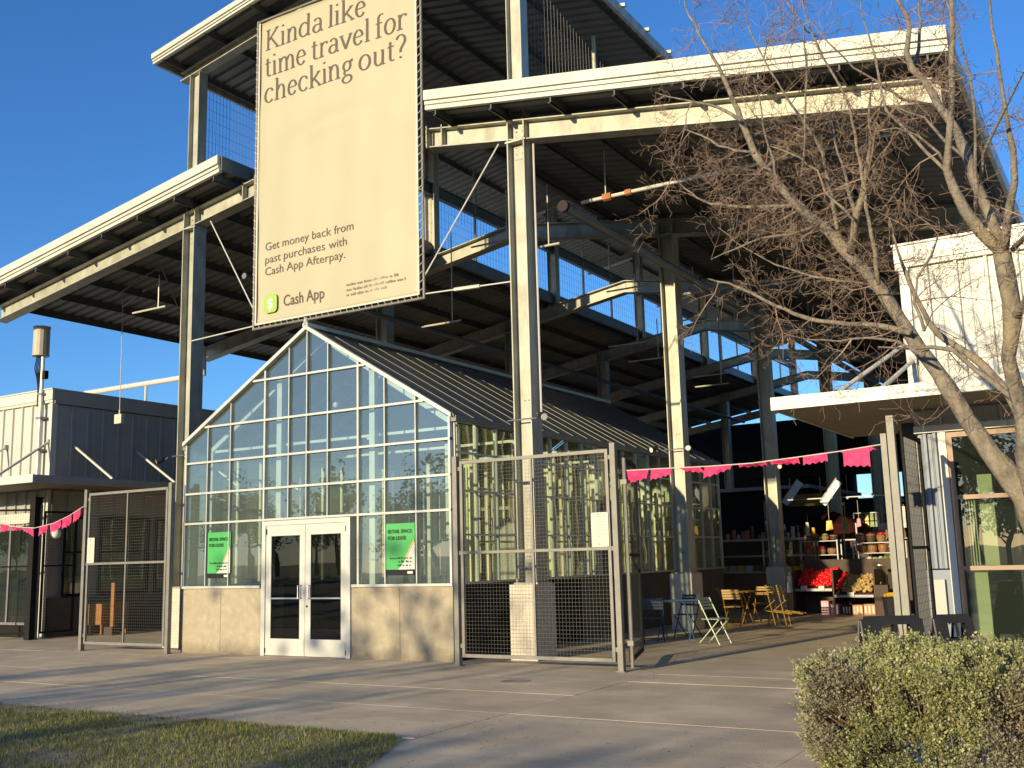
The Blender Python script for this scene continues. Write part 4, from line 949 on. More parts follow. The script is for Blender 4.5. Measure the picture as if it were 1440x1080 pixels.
# ------------------------------------------------------------------ cafe furniture
def chair(label, col, loc, rz, group=None):
    t = thing('folding_chair', label, 'chair', loc, rz, group)
    for s in (-1, 1):
        x = s * .20
        obj('leg', MB().tube([(x, .20, 0), (x, -.02, .43), (x, -.20, .80)], .011, 6), col, t)
        obj('leg', MB().tube([(x * .86, -.24, 0), (x * .86, .02, .26), (x * .86, .19, .43)], .011, 6), col, t)
    for i in range(6): obj('seat_slat', box(-.19, .19, -.15 + i * .06, -.105 + i * .06, .432, .444), col, t)
    for i in range(4): obj('back_slat', MB().bar((-.20, -.13 - i * .026, .62 + i * .055), (.20, -.13 - i * .026, .62 + i * .055), .010, .042), col, t)
    obj('stretcher', MB().tube([(-.2, .17, .06), (.2, .17, .06)], .009, 6).tube([(-.17, -.2, .06), (.17, -.2, .06)], .009, 6), col, t)
    return t
def table(label, col, loc, rz, w=.75):
    t = thing('folding_table', label, 'table', loc, rz)
    n = 8
    for i in range(n): obj('top_slat', box(-w / 2, w / 2, -.35 + i * .088, -.275 + i * .088, .725, .742), col, t)
    obj('top_frame', MB().box(-w / 2 - .012, -w / 2, -.36, .36, .70, .742).box(w / 2, w / 2 + .012, -.36, .36, .70, .742), col, t)
    for s in (-1, 1):
        obj('leg', MB().tube([(s * .30, -.28, 0), (s * .28, .26, .70)], .013, 6), col, t); obj('leg', MB().tube([(s * .26, .28, 0), (s * .24, -.26, .70)], .013, 6), col, t)
    return t
table('steel blue slatted folding table in the shade behind the open gate', 'blue', (8.15, 4.55, 0), R(8), .95)
chair('dark navy folding chair drawn up left of the blue table', 'navychair', (7.85, 4.15, 0), R(25))
chair('dark navy folding chair behind the blue table by the footing', 'navychair', (8.05, 5.35, 0), R(170))
chair('pale mint folding chair standing alone by the sunlit floor', 'palemint', (9.05, 4.15, 0), R(-100))
table('mustard yellow folding table by the third steel column', 'yellow', (8.35, 8.75, 0), R(-5), .95)
chair('mustard chair seen from behind at the front of the yellow table', 'yellow', (8.0, 8.15, 0), R(5))
chair('mustard chair on the far side of the yellow table', 'yellow', (8.2, 9.55, 0), R(180))
chair('mustard chair left of the yellow table facing it', 'yellow', (7.55, 9.0, 0), R(-80))
for i, (dx, lab) in enumerate(((0, 'mustard chair tipped forward against the right side of the yellow table'), (.22, 'outer of two tipped mustard chairs right of the yellow table'))):
    c = chair(lab, 'yellow', (8.98 + dx, 8.55 + dx * .3, .0), R(95)); c.rotation_euler = (R(-38), 0, R(95)); c.location.z = .125
# ------------------------------------------------------------------ produce stall
YS = 12.8
t = thing('produce_stand', 'dark produce stand with sloping trays at the back of the market aisle', 'market stand', (7.95, YS, 0))
L = (-7.95, -YS, 0)
for xx in (7.93, 8.93, 9.93): obj('side_frame', box(xx, xx + .04, YS, YS + .8, 0, 1.1), 'crate', t, L)
for (xa, xb, z0) in ((7.98, 8.92, .60), (8.98, 9.92, .44)):
    obj('tray', MB().add([(xa, YS, z0), (xb, YS, z0), (xb, YS + .8, z0 + .38), (xa, YS + .8, z0 + .38), (xa, YS, z0 + .03), (xb, YS, z0 + .03), (xb, YS + .8, z0 + .41), (xa, YS + .8, z0 + .41)], [(0, 3, 2, 1), (4, 5, 6, 7), (0, 1, 5, 4), (1, 2, 6, 5), (2, 3, 7, 6), (3, 0, 4, 7)]), 'crate', t, L)
    obj('tray_lip', box(xa, xb, YS - .03, YS - .003, z0 - .02, z0 + .045), 'shelf', t, L)
obj('dark_backdrop', box(7.9, 10.7, YS + .85, YS + .89, 0, 1.35), 'crate', t, L)  # dark board added as fill behind the trays
rt = random.Random(11)
def heap(name, label, m, xa, xb, z0, r, n, cat, y0=0.0, dy=.75, slope=.47):
    b = MB()
    for i in range(n):
        x = rt.uniform(xa + r, xb - r); v = rt.random(); b.sphere((x, YS + y0 + .04 + v * dy, z0 + .05 + v * dy * slope + r + rt.uniform(0, .09)), r * rt.uniform(.85, 1.15), 8, 5, .85)
    return obj(name, b, m, smooth=True, kind='stuff', label=label, category=cat)
heap('tomatoes', 'heap of red tomatoes in the left tray of the produce stand', 'tomato', 7.99, 8.93, .60, .045, 340, 'tomatoes')
heap('tomatoes', 'small spill of red tomatoes beside the potatoes', 'tomato', 8.98, 9.16, .52, .04, 40, 'tomatoes')
heap('potatoes', 'heap of tan potatoes and onions in the right produce tray', 'potato', 9.10, 9.92, .44, .045, 230, 'potatoes')
def shelfunit(label, xa, xb, zs, y=YS + .15):
    t = thing('shelf_unit', label, 'shelf', (xa, y, 0))
    for x in (0, xb - xa):
        for yy in (0, .4): obj('upright', box(x - .015, x + .015, yy - .015, yy + .015, 0, zs[-1] + .02), 'shelf', t)
    for z in zs: obj('shelf_board', box(.016, xb - xa - .016, 0, .4, z - .02, z), 'shelf', t)
shelfunit('grey metal shelf unit above the tomatoes left of the rear column', 7.95, 8.90, (.2, 1.20, 1.48, 1.84), YS + .9)
shelfunit('grey metal shelf unit above the potatoes right of the rear column', 9.30, 10.60, (.2, 1.2, 1.50, 1.76), YS + .9)
def basket(x, z, r, h, m, label, grp, lid=None, y=YS + 1.1):
    t = thing('basket', label, 'basket', (x, y, z), 0, grp)
    obj('body', MB().tube([(0, 0, .003), (0, 0, h * .5), (0, 0, h)], [r * .8, r, r * .95], 12), m, t)
    if lid: obj('contents', MB().sphere((0, 0, h), r * .85, 10, 6, .6), lid, t, smooth=True)
    obj('rim', MB().tube([(0, 0, h - .02), (0, 0, h + .004)], r * 1.03, 12), 'wicker' if m != 'wicker' else 'crate', t)
for i, (x, ld, w_) in enumerate(((8.10, None, 'first'), (8.30, 'tomato', 'second'), (8.56, 'greenveg', 'third'), (8.78, None, 'fourth'))):
    basket(x, 1.84, .10, .14, 'crate' if i % 2 else 'tomato' if i == 1 else 'wicker', '%s basket from the left on top of the left shelf unit' % w_, 'baskets on the shelf units', ld)
for i, (x, w_) in enumerate(((8.12, 'first'), (8.42, 'second'), (8.72, 'third'))):
    basket(x, 1.48, .13, .17, 'wicker', '%s wicker basket on the middle shelf of the left unit' % w_, 'baskets on the shelf units', 'tomato' if i < 2 else None)
    basket(x, 1.20, .13, .15, 'wicker', '%s wicker basket on the lowest shelf of the left unit' % w_, 'baskets on the shelf units')
for i, (x, ld, w_) in enumerate(((9.45, 'signwhite', 'first'), (9.72, 'crate', 'second'), (9.98, 'tomato', 'third'), (10.35, 'greyclad', 'fourth'))):
    basket(x, 1.76, .12, .20, 'wicker' if i != 1 else 'crate', '%s basket from the left on top of the right shelf unit' % w_, 'baskets on the shelf units', ld)
for i, (x, w_) in enumerate(((9.48, 'first'), (9.74, 'second'), (10.0, 'third'))):
    basket(x, 1.50, .12, .20, 'wicker' if i < 2 else 'wood', '%s wicker basket on the middle shelf of the right unit' % w_, 'baskets on the shelf units', None)
for i, w_ in enumerate(('leftmost', 'second', 'third', 'rightmost')):
    x = 10.18 + i * .10
    t = thing('jar', '%s small dark jar on the right shelf unit' % w_, 'jar', (x, YS + 1.05, 1.50), 0, 'dark jars on the shelf')
    obj('glass_body', MB().tube([(0, 0, .003), (0, 0, .13)], .035, 10), 'blackplastic', t); obj('lid', MB().tube([(0, 0, .13), (0, 0, .155)], .033, 10), 'signwhite', t)
heap('squash', 'pale bunch of squash and bananas on the lower right shelf', 'signwhite', 9.35, 10.0, 1.16, .06, 26, 'squash', .95, .25, 0)
heap('greens', 'yellow green fruit mixed on the lower right shelf', 'greenveg', 9.7, 10.5, 1.18, .05, 40, 'greens', .95, .25, 0)
def carton(x, y, w_, h, m, label, grp='cartons under the produce stand'):
    t = thing('carton', label, 'carton', (x, y, 0), rt.uniform(-.1, .1), grp)
    obj('body', box(0, w_, 0, .3, .002, h), m, t, bevel=.006)
    for k in range(3): obj('print_band', box(.02 + k * w_ / 3, w_ / 3 * (k + .75), -.004, -.001, h * .15, h * .85), 'signwhite' if m != 'paper' else 'pinkcarton', t)
    return t
carton(8.62, YS - .02, .20, .34, 'pinkcarton', 'pink and white carton standing under the tomato tray')
carton(8.84, YS + .05, .2, .26, 'pinkcarton', 'dull pink carton right of the pink and white carton')
carton(9.12, YS + .05, .22, .22, 'crate', 'dark brown carton under the potato tray')
carton(9.38, YS + .0, .25, .24, 'orangecarton', 'orange carton under the potato tray')
carton(9.66, YS - .02, .28, .26, 'orangecarton', 'orange and white carton at the end of the row')
t = thing('bin', 'black round bin topped with yellow fruit beside the gate post', 'bin', (10.40, YS - .3, 0))
obj('body', MB().tube([(0, 0, .002), (0, 0, .42)], [.19, .22], 14), 'blackplastic', t); obj('rim', MB().tube([(0, 0, .42), (0, 0, .44)], .235, 14), 'blackplastic', t)
fb = MB()
for i in range(26): a = rt.uniform(0, 6.28); q = rt.uniform(0, .17); fb.sphere((q * math.cos(a), q * math.sin(a), .47 + .05 * (1 - q / .17)), .045, 8, 5)
obj('fruit', fb, 'citrus', t, smooth=True)
t = thing('drink_dispenser', 'tall clear drink dispenser right of the potatoes', 'dispenser', (10.12, YS + .1, .0))
obj('stand', box(-.15, .15, -.12, .12, .0, .72), 'crate', t); obj('vessel', MB().tube([(0, 0, .72), (0, 0, 1.18)], .12, 14), 'sideglass', t); obj('lid', MB().tube([(0, 0, 1.18), (0, 0, 1.22)], .125, 14), 'chrome', t); obj('tap', MB().tube([(0, -.12, .78), (0, -.17, .78), (0, -.17, .74)], .014, 6), 'chrome', t)
t = thing('paper_bag_roll', 'white paper bag hanging at the left end of the tomato tray', 'bag', (7.86, YS - .06, .55)); obj('bag', MB().add([(-.07, 0, 0), (.07, 0, 0), (.06, .05, .42), (-.05, .05, .42), (-.07, .1, 0), (.07, .1, 0), (.06, .08, .42), (-.05, .08, .42)], [(0, 1, 2, 3), (5, 4, 7, 6), (1, 5, 6, 2), (4, 0, 3, 7), (3, 2, 6, 7), (4, 5, 1, 0)]), 'paper', t); obj('twist', MB().tube([(0, .06, .42), (.01, .06, .5)], [.02, .035], 8), 'paper', t)
# counter stall behind the greenhouse corner
t = thing('market_counter', 'long market counter with a glass case and white shelf left of the third column', 'counter', (6.3, 15.0, 0)); L = (-6.3, -15, 0)
obj('counter_body', box(5.0, 8.0, 15.2, 15.9, .0, 1.0), 'wicker', t, L); obj('counter_top', box(4.95, 8.05, 15.1, 16, 1.0, 1.05), 'signwhite', t, L)
obj('case_frame', MB().box(5.0, 5.03, 15.2, 15.23, 1.05, 1.9).box(6.42, 6.46, 15.2, 15.23, 1.05, 1.9).box(7.97, 8.0, 15.2, 15.23, 1.05, 1.9).box(5.0, 8.0, 15.2, 15.9, 1.9, 1.96), 'signwhite', t, L); obj('case_glass', box(5.04, 7.96, 15.24, 15.25, 1.06, 1.89), 'sideglass', t, L); obj('case_shelf', box(5.04, 7.6, 15.3, 15.8, 1.45, 1.50), 'paper', t, L)
def clutter(name, cat, label, loc, b, m, **k):
    return obj(name, b, m, None, loc, label=label, category=cat, **k)
for i, (x, z, h, m, w_) in enumerate(((6.5, 1.48, .14, 'signwhite', 'cream'), (6.8, 1.48, .1, 'wood', 'brown'), (7.1, 1.48, .16, 'paper', 'white'), (7.4, 1.48, .08, 'tomato', 'red'))):
    clutter('tub', 'tub', '%s tub on the shelf inside the market counter glass case' % w_, (x, 15.5, z), MB().tube([(0, 0, .002), (0, 0, h)], [.07, .085], 12), m)
for i, (x, m, w_) in enumerate(((6.45, 'wood', 'brown'), (6.75, 'signwhite', 'cream'), (7.05, 'paper', 'white'), (7.35, 'citrus', 'orange'), (7.7, 'wicker', 'dark wicker'))):
    clutter('bread_basket', 'basket', '%s low basket on the market counter top' % w_, (x, 15.13, 1.052), MB().tube([(0, 0, 0), (0, 0, .12)], [.10, .13], 12), m)
rc = random.Random(31)
for i in range(20):
    x = 5.1 + i * .145; m = rc.choice(['wood', 'signwhite', 'citrus', 'orangecarton', 'paper', 'greenveg', 'wicker', 'pinkcarton', 'shelf']); h = rc.uniform(.12, .42); q = rc.uniform(.035, .06)
    b = MB().tube([(0, 0, .002), (0, 0, h * .7), (0, 0, h)], [q, q, q * rc.choice((1, .4, .8))], 8) if i % 3 else MB().box(-q, q, -q, q, .002, h)
    clutter('container', 'container', '%s container, %s from the left on top of the market counter case' % ({'wood': 'tan', 'signwhite': 'cream', 'citrus': 'yellow', 'orangecarton': 'orange', 'paper': 'white', 'greenveg': 'green', 'wicker': 'brown', 'pinkcarton': 'pink', 'shelf': 'grey'}[m], ('first', 'second', 'third', 'fourth', 'fifth', 'sixth', 'seventh', 'eighth', 'ninth', 'tenth', 'eleventh', 'twelfth', 'thirteenth', 'fourteenth', 'fifteenth', 'sixteenth', 'seventeenth', 'eighteenth', 'nineteenth', 'twentieth')[i]), (x, 15.4 + rc.uniform(-.12, .2), 1.962), b, m)
for i in range(5):
    x = 5.2 + i * .24
    clutter('stacked_tray', 'tray', '%s of five small trays stacked along the left half of the counter' % ('first', 'second', 'third', 'fourth', 'fifth')[i], (x, 15.16, 1.052), MB().box(0, .2, -.05, .03, 0, .16), ('orangeprint', 'signwhite', 'citrus', 'paper', 'wood')[i])
# more goods, boards and tents deeper in the hall
def tent(x, y, z, w_, label, m, edge):
    t = thing('market_tent', label, 'tent', (x, y, 0))
    for sx in (0, w_):
        for sy in (0, w_): obj('pole', box(sx - .02, sx + .02, sy - .02, sy + .02, 0, z), 'shelf', t)
    c = (w_ / 2, w_ / 2, z + .4); q = [(0, 0, z), (w_, 0, z), (w_, w_, z), (0, w_, z)]
    for i in range(4):
        a, b_ = q[i], q[(i + 1) % 4]
        obj('roof_panel', MB().add([a, b_, c, (a[0], a[1], a[2] - .02), (b_[0], b_[1], b_[2] - .02), (c[0], c[1], c[2] - .02)], [(0, 1, 2), (5, 4, 3), (0, 3, 4, 1), (1, 4, 5, 2), (2, 5, 3, 0)]), m, t)
        obj('valance', MB().bar((a[0], a[1], a[2] - .16), (b_[0], b_[1], b_[2] - .16), .02, .28), edge, t)
tent(6.9, 17.2, 2.35, 1.7, 'red canvas tent roof behind the third column', 'tentred', 'tentred')
tent(9.6, 21.5, 2.8, 3.0, 'dark blue canvas tent at the back of the right aisle', 'tentblue', 'tentblue')
for (x, y, z, lab) in ((6.85, 16.2, 2.95, 'left slanting pale blue awning strip beside the third column'), (7.95, 16.2, 2.9, 'right slanting pale blue awning strip beside the third column')):
    t = thing('daylight_strip', lab, 'daylight', (x, y, z)); obj('cloth', MB().bar((0, 0, 0), (.50, 0, .62), .03, .20), 'paleblue', t); obj('edge_cord', MB().tube([(-.06, -.03, .1), (.44, -.03, .72)], .014, 5), 'string', t)  # pale bars stand in for sky light seen through gaps
for i, (x, y, z, w_, h, m, lab) in enumerate(((8.6, 22, 2.4, .75, .55, 'paper', 'white cloth panel hung between the rear columns'), (10.1, 24, 1.9, 1.1, .32, 'signwhite', 'cream price board over the rear shelves'), (6.75, 17.0, 2.9, 1.0, .35, 'ochre', 'dull ochre board under the red tent'), (8.55, 19.5, 1.75, .4, .35, 'orangeprint', 'orange packaging stacked on the rear counter'))):
    t = thing('hanging_board', lab, 'board', (x, y, z)); obj('board', box(0, w_, 0, .03, 0, h), m, t); obj('hanger', MB().tube([(.05, .015, h), (.05, .015, h + .5)], .008, 5).tube([(w_ - .05, .015, h), (w_ - .05, .015, h + .5)], .008, 5), 'string', t)
t = thing('leaning_pole', 'pale wooden pole leaning in front of the dark stall', 'pole', (6.75, 15.05, 1.06)); obj('shaft', MB().tube([(.36, 0, 0), (-.18, .1, 1.4)], .025, 6), 'signwhite', t); obj('tip', MB().tube([(-.18, .1, 1.4), (-.19, .1, 1.44)], .028, 6), 'black', t)
rb_ = random.Random(21)
ORD = ('first', 'second', 'third', 'fourth', 'fifth', 'sixth', 'seventh', 'eighth', 'ninth', 'tenth', 'eleventh', 'twelfth', 'thirteenth', 'fourteenth', 'fifteenth', 'sixteenth', 'seventeenth', 'eighteenth', 'nineteenth', 'twentieth', 'twenty-first', 'twenty-second')
HUE = dict(wicker='brown', signwhite='cream', greenveg='green', orangecarton='orange', citrus='yellow', shelf='grey', crate='dark brown', wood='tan', pinkcarton='pink')
for i in range(22):   # bottles and goods standing on the rear shelf
    x = 7.9 + i * .125; m = rb_.choice(['wicker', 'signwhite', 'greenveg', 'orangecarton', 'citrus', 'shelf', 'crate', 'wood'])
    h = rb_.uniform(.16, .34)
    obj('bottle', MB().tube([(0, 0, .002), (0, 0, h * .65), (0, 0, h * .75), (0, 0, h)], [.04, .04, .015, .015], 8), m, None, (x, 18.0, 1.90), label='%s bottle, %s from the left in the row on the rear shelf' % (HUE[m], ORD[i]), category='bottle', group='bottles on the rear shelf')
t = thing('rear_shelf', 'long rear shelf crowded with bottles behind the produce stand', 'shelf', (7.8, 18, 0)); obj('board', box(0, 2.9, -.15, .3, 1.86, 1.90), 'shelf', t); obj('front_panel', box(.05, 2.85, .0, .03, 0, 1.86), 'crate', t)
for x in (.05, 2.85): obj('leg', box(x - .03, x + .03, .04, .25, 0, 1.86), 'shelf', t)
for i, (x, m) in enumerate(((8.45, 'wood'), (8.6, 'citrus'), (8.75, 'greenveg'), (8.9, 'signwhite'), (9.05, 'wood'), (10.0, 'shelf'), (10.3, 'crate'), (10.6, 'shelf'))):
    obj('hanging_bag', MB().add([(-.06, 0, 0), (.06, 0, 0), (.045, 0, .4), (-.045, 0, .4), (-.06, .05, 0), (.06, .05, 0), (.045, .03, .4), (-.045, .03, .4)], [(0, 1, 2, 3), (5, 4, 7, 6), (1, 5, 6, 2), (4, 0, 3, 7), (3, 2, 6, 7), (4, 5, 1, 0)]), m, None, (x, 18.6, 2.25), label='%s narrow bag, %s from the left in the row hung over the rear shelf' % (HUE[m], ORD[i]), category='bag', group='bags hung over the rear shelf')
t = thing('bag_rail', 'thin rail carrying the hanging bags over the rear shelf', 'rail', (8.2, 18.62, 0)); obj('bar', box(0, 2.8, 0, .02, 2.66, 2.69), 'shelf', t)
for x in (0, 2.8): obj('upright', box(x, x + .03, 0, .02, 0, 2.66), 'shelf', t)
for (xa, xb, ya, yb, h, lab) in ((1.0, 6.4, 20, 27, 3.6, 'dark kiosk added in the nave behind the greenhouse'), (8.0, 12.9, 27, 33, 3.3, 'dark kiosk added at the back of the right aisle'), (-5.6, -1.6, 16, 24, 3.2, 'dark kiosk added at the back of the left aisle')):
    t = thing('dark_infill', lab, 'infill', (xa, ya, 0)); w_ = xb - xa  # dark boxes added so the deep hall reads dark
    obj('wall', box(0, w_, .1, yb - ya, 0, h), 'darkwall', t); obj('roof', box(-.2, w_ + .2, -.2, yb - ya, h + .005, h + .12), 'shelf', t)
    obj('counter', box(.2, w_ - .2, -.2, .09, 1.0, 1.05), 'wood', t); obj('dark_front_panel', box(.3, w_ - .3, .06, .09, 1.2, 2.4), 'black', t)
t = thing('rear_sky_blocker', 'dark rear wall added to block sky at the far end of the market hall', 'building', (3, 41.6, 0))
obj('lower_wall', box(-12, 12.5, 0, 1, 0, 4.2), 'darkwall', t); obj('upper_wall', box(-12, 12.5, 0, 1, 5.5, 8.6), 'darkwall', t)  # walls added to shut sky out of the far end
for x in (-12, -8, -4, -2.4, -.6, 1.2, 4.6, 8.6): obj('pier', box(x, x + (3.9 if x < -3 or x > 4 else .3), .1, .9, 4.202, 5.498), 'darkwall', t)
for i, (x, y, z, w_, h, m, lab) in enumerate((
    (8.15, 15.6, 2.35, .30, .42, 'citrus', 'yellow and green bunch of bags hung left of the rear column'),
    (8.6, 15.7, 2.30, .22, .50, 'greenveg', 'green produce bag hung over the left shelf unit'),
    (8.95, 15.8, 2.42, .18, .36, 'pinkcarton', 'pink packet hung beside the green produce bag'),
    (9.55, 15.6, 2.30, .42, .30, 'shelf', 'grey price card over the right shelf unit'),
    (10.15, 15.6, 2.34, .34, .22, 'signwhite', 'cream price card over the right shelf unit'),
    (7.55, 15.6, 2.10, .28, .32, 'orangecarton', 'orange striped bag hung beside the third column'),
    (6.55, 15.3, 2.15, .34, .40, 'pinkcarton', 'dull pink cloth hung over the glass case'),
    (6.95, 15.35, 2.2, .22, .34, 'wood', 'brown cloth hung over the glass case'))):
    w_ *= .62; h *= .66; z -= .22
    t = thing('hanging_goods', lab, 'goods', (x, y, z)); obj('cloth', MB().add([(0, 0, 0), (w_, .02, .03), (w_ * .9, 0, h), (w_ * .12, 0, h * .96), (0, .05, 0), (w_, .07, .03), (w_ * .9, .04, h), (w_ * .12, .04, h * .96)], [(0, 1, 2, 3), (5, 4, 7, 6), (1, 5, 6, 2), (4, 0, 3, 7), (3, 2, 6, 7), (4, 5, 1, 0)]), m, t)
    obj('cord', MB().tube([(w_ * .5, .02, h * .97), (w_ * .5, .02, h + .5)], .006, 4), 'string', t)
t = thing('hanging_rail', 'long thin steel rail under the hall roof over the produce shelves', 'rail', (6.4, 15.62, 0)); obj('bar', box(0, 4.6, 0, .03, 3.02, 3.05), 'shelf', t)
for x in (0, 2.2, 4.57): obj('upright', box(x, x + .03, 0, .03, 0, 3.02), 'shelf', t)
for i in range(9):
    x = 6.7 + i * .55
    t = thing('pendant_bulb', '%s from the left of the small white pendant bulbs over the market stalls' % ORD[i], 'lamp', (x, 17.5 + (i % 3) * .8, 3.1 + .12 * math.sin(i * 2.1)), 0, 'pendant bulbs over the stalls')
    obj('globe', MB().sphere((0, 0, 0), .045, 8, 6), 'lamp', t, smooth=True); obj('cord', MB().tube([(0, 0, .04), (0, 0, .7)], .006, 4), 'black', t)
for i, (x, y, w_, m) in enumerate(((8.15, 12.78, .16, 'paper'), (8.6, 12.78, .14, 'paper'), (9.3, 12.78, .16, 'paper'))):
    t = thing('price_card', ('left', 'middle', 'right')[i] + ' small white price card on the front edge of the produce trays', 'card', (x, y - .03, .60 if i < 2 else .44)); obj('card', box(0, w_, -.006, 0, .0, .11), m, t); b_ = MB(); scribble(b_, .02, w_ - .02, .05, .03, -.009, .05); obj('print', b_, 'greyink', t)
# planters and displays along the left shopfront
for i, (y, lab) in enumerate(((2.9, 'pine planter box nearest the left building corner'), (5.2, 'pine planter box in the middle of the left shopfront'), (7.2, 'pine planter box at the far end of the left shopfront'))):
    t = thing('planter_box', lab, 'planter', (-6.7, y, 0)); obj('box_body', box(0, .5, 0, .8, .25, .75), 'wood', t)
    for a in (.03, .44):
        for c in (.03, .74): obj('leg', box(a, a + .05, c, c + .05, 0, .25), 'wood', t)
t = thing('wood_post_sign', 'upright pine board standing behind the left mesh fence', 'board', (-6.0, 3.07, 0)); obj('board', box(-.06, .06, -.02, .02, .2, 1.25), 'wood', t); obj('foot', box(-.15, .15, -.12, .12, 0, .2), 'crate', t)

# ------------------------------------------------------------------ folding A-frame signs behind the shrub
def aframe(x, y, w_, rz, label):
    t = thing('folding_sign', label, 'sign', (x, y, 0), rz); H = .96; D = .30
    for s in (-1, 1):
        def q(u, z, o=0): return (u, s * (D * (1 - z / H) + .012 + o), z)
        b = MB()
        # board with rounded head and handle slots: bands between openings
        for (u0, u1, z0, z1) in ((0, w_, .06, .74), (0, w_ * .32, .74, .88), (w_ * .52, w_ * .58, .74, .88), (w_ * .78, w_, .74, .88), (0, w_, .88, .93), (w_ * .06, w_ * .94, .93, H)):
            a = [q(u0, z0), q(u1, z0), q(u1, z1), q(u0, z1)]; c = [q(u0, z0, s * .02), q(u1, z0, s * .02), q(u1, z1, s * .02), q(u0, z1, s * .02)]
            b.add(a + c, [(0, 1, 2, 3), (7, 6, 5, 4), (0, 4, 5, 1), (1, 5, 6, 2), (2, 6, 7, 3), (3, 7, 4, 0)])
        obj('board', b, 'blackplastic', t)
        obj('foot', MB().box(0, .1, s * (D - .02) - .03, s * (D - .02) + .03, 0, .06).box(w_ - .1, w_, s * (D - .02) - .03, s * (D - .02) + .03, 0, .06), 'blackplastic', t)
        obj('edge_strip', MB().bar(q(-.004, .08, s * .024), q(-.004, .92, s * .024), .012, .012), 'shelf', t)
    obj('hinge', MB().tube([(.04, 0, H - .02), (w_ - .04, 0, H - .02)], .018, 6), 'blackplastic', t)
aframe(13.42, -3.5, .58, R(30), 'black plastic folding sign with two handle slots behind the shrub')
aframe(14.02, -3.15, .36, R(30), 'second smaller black folding sign beside the blue shade-toned wall')
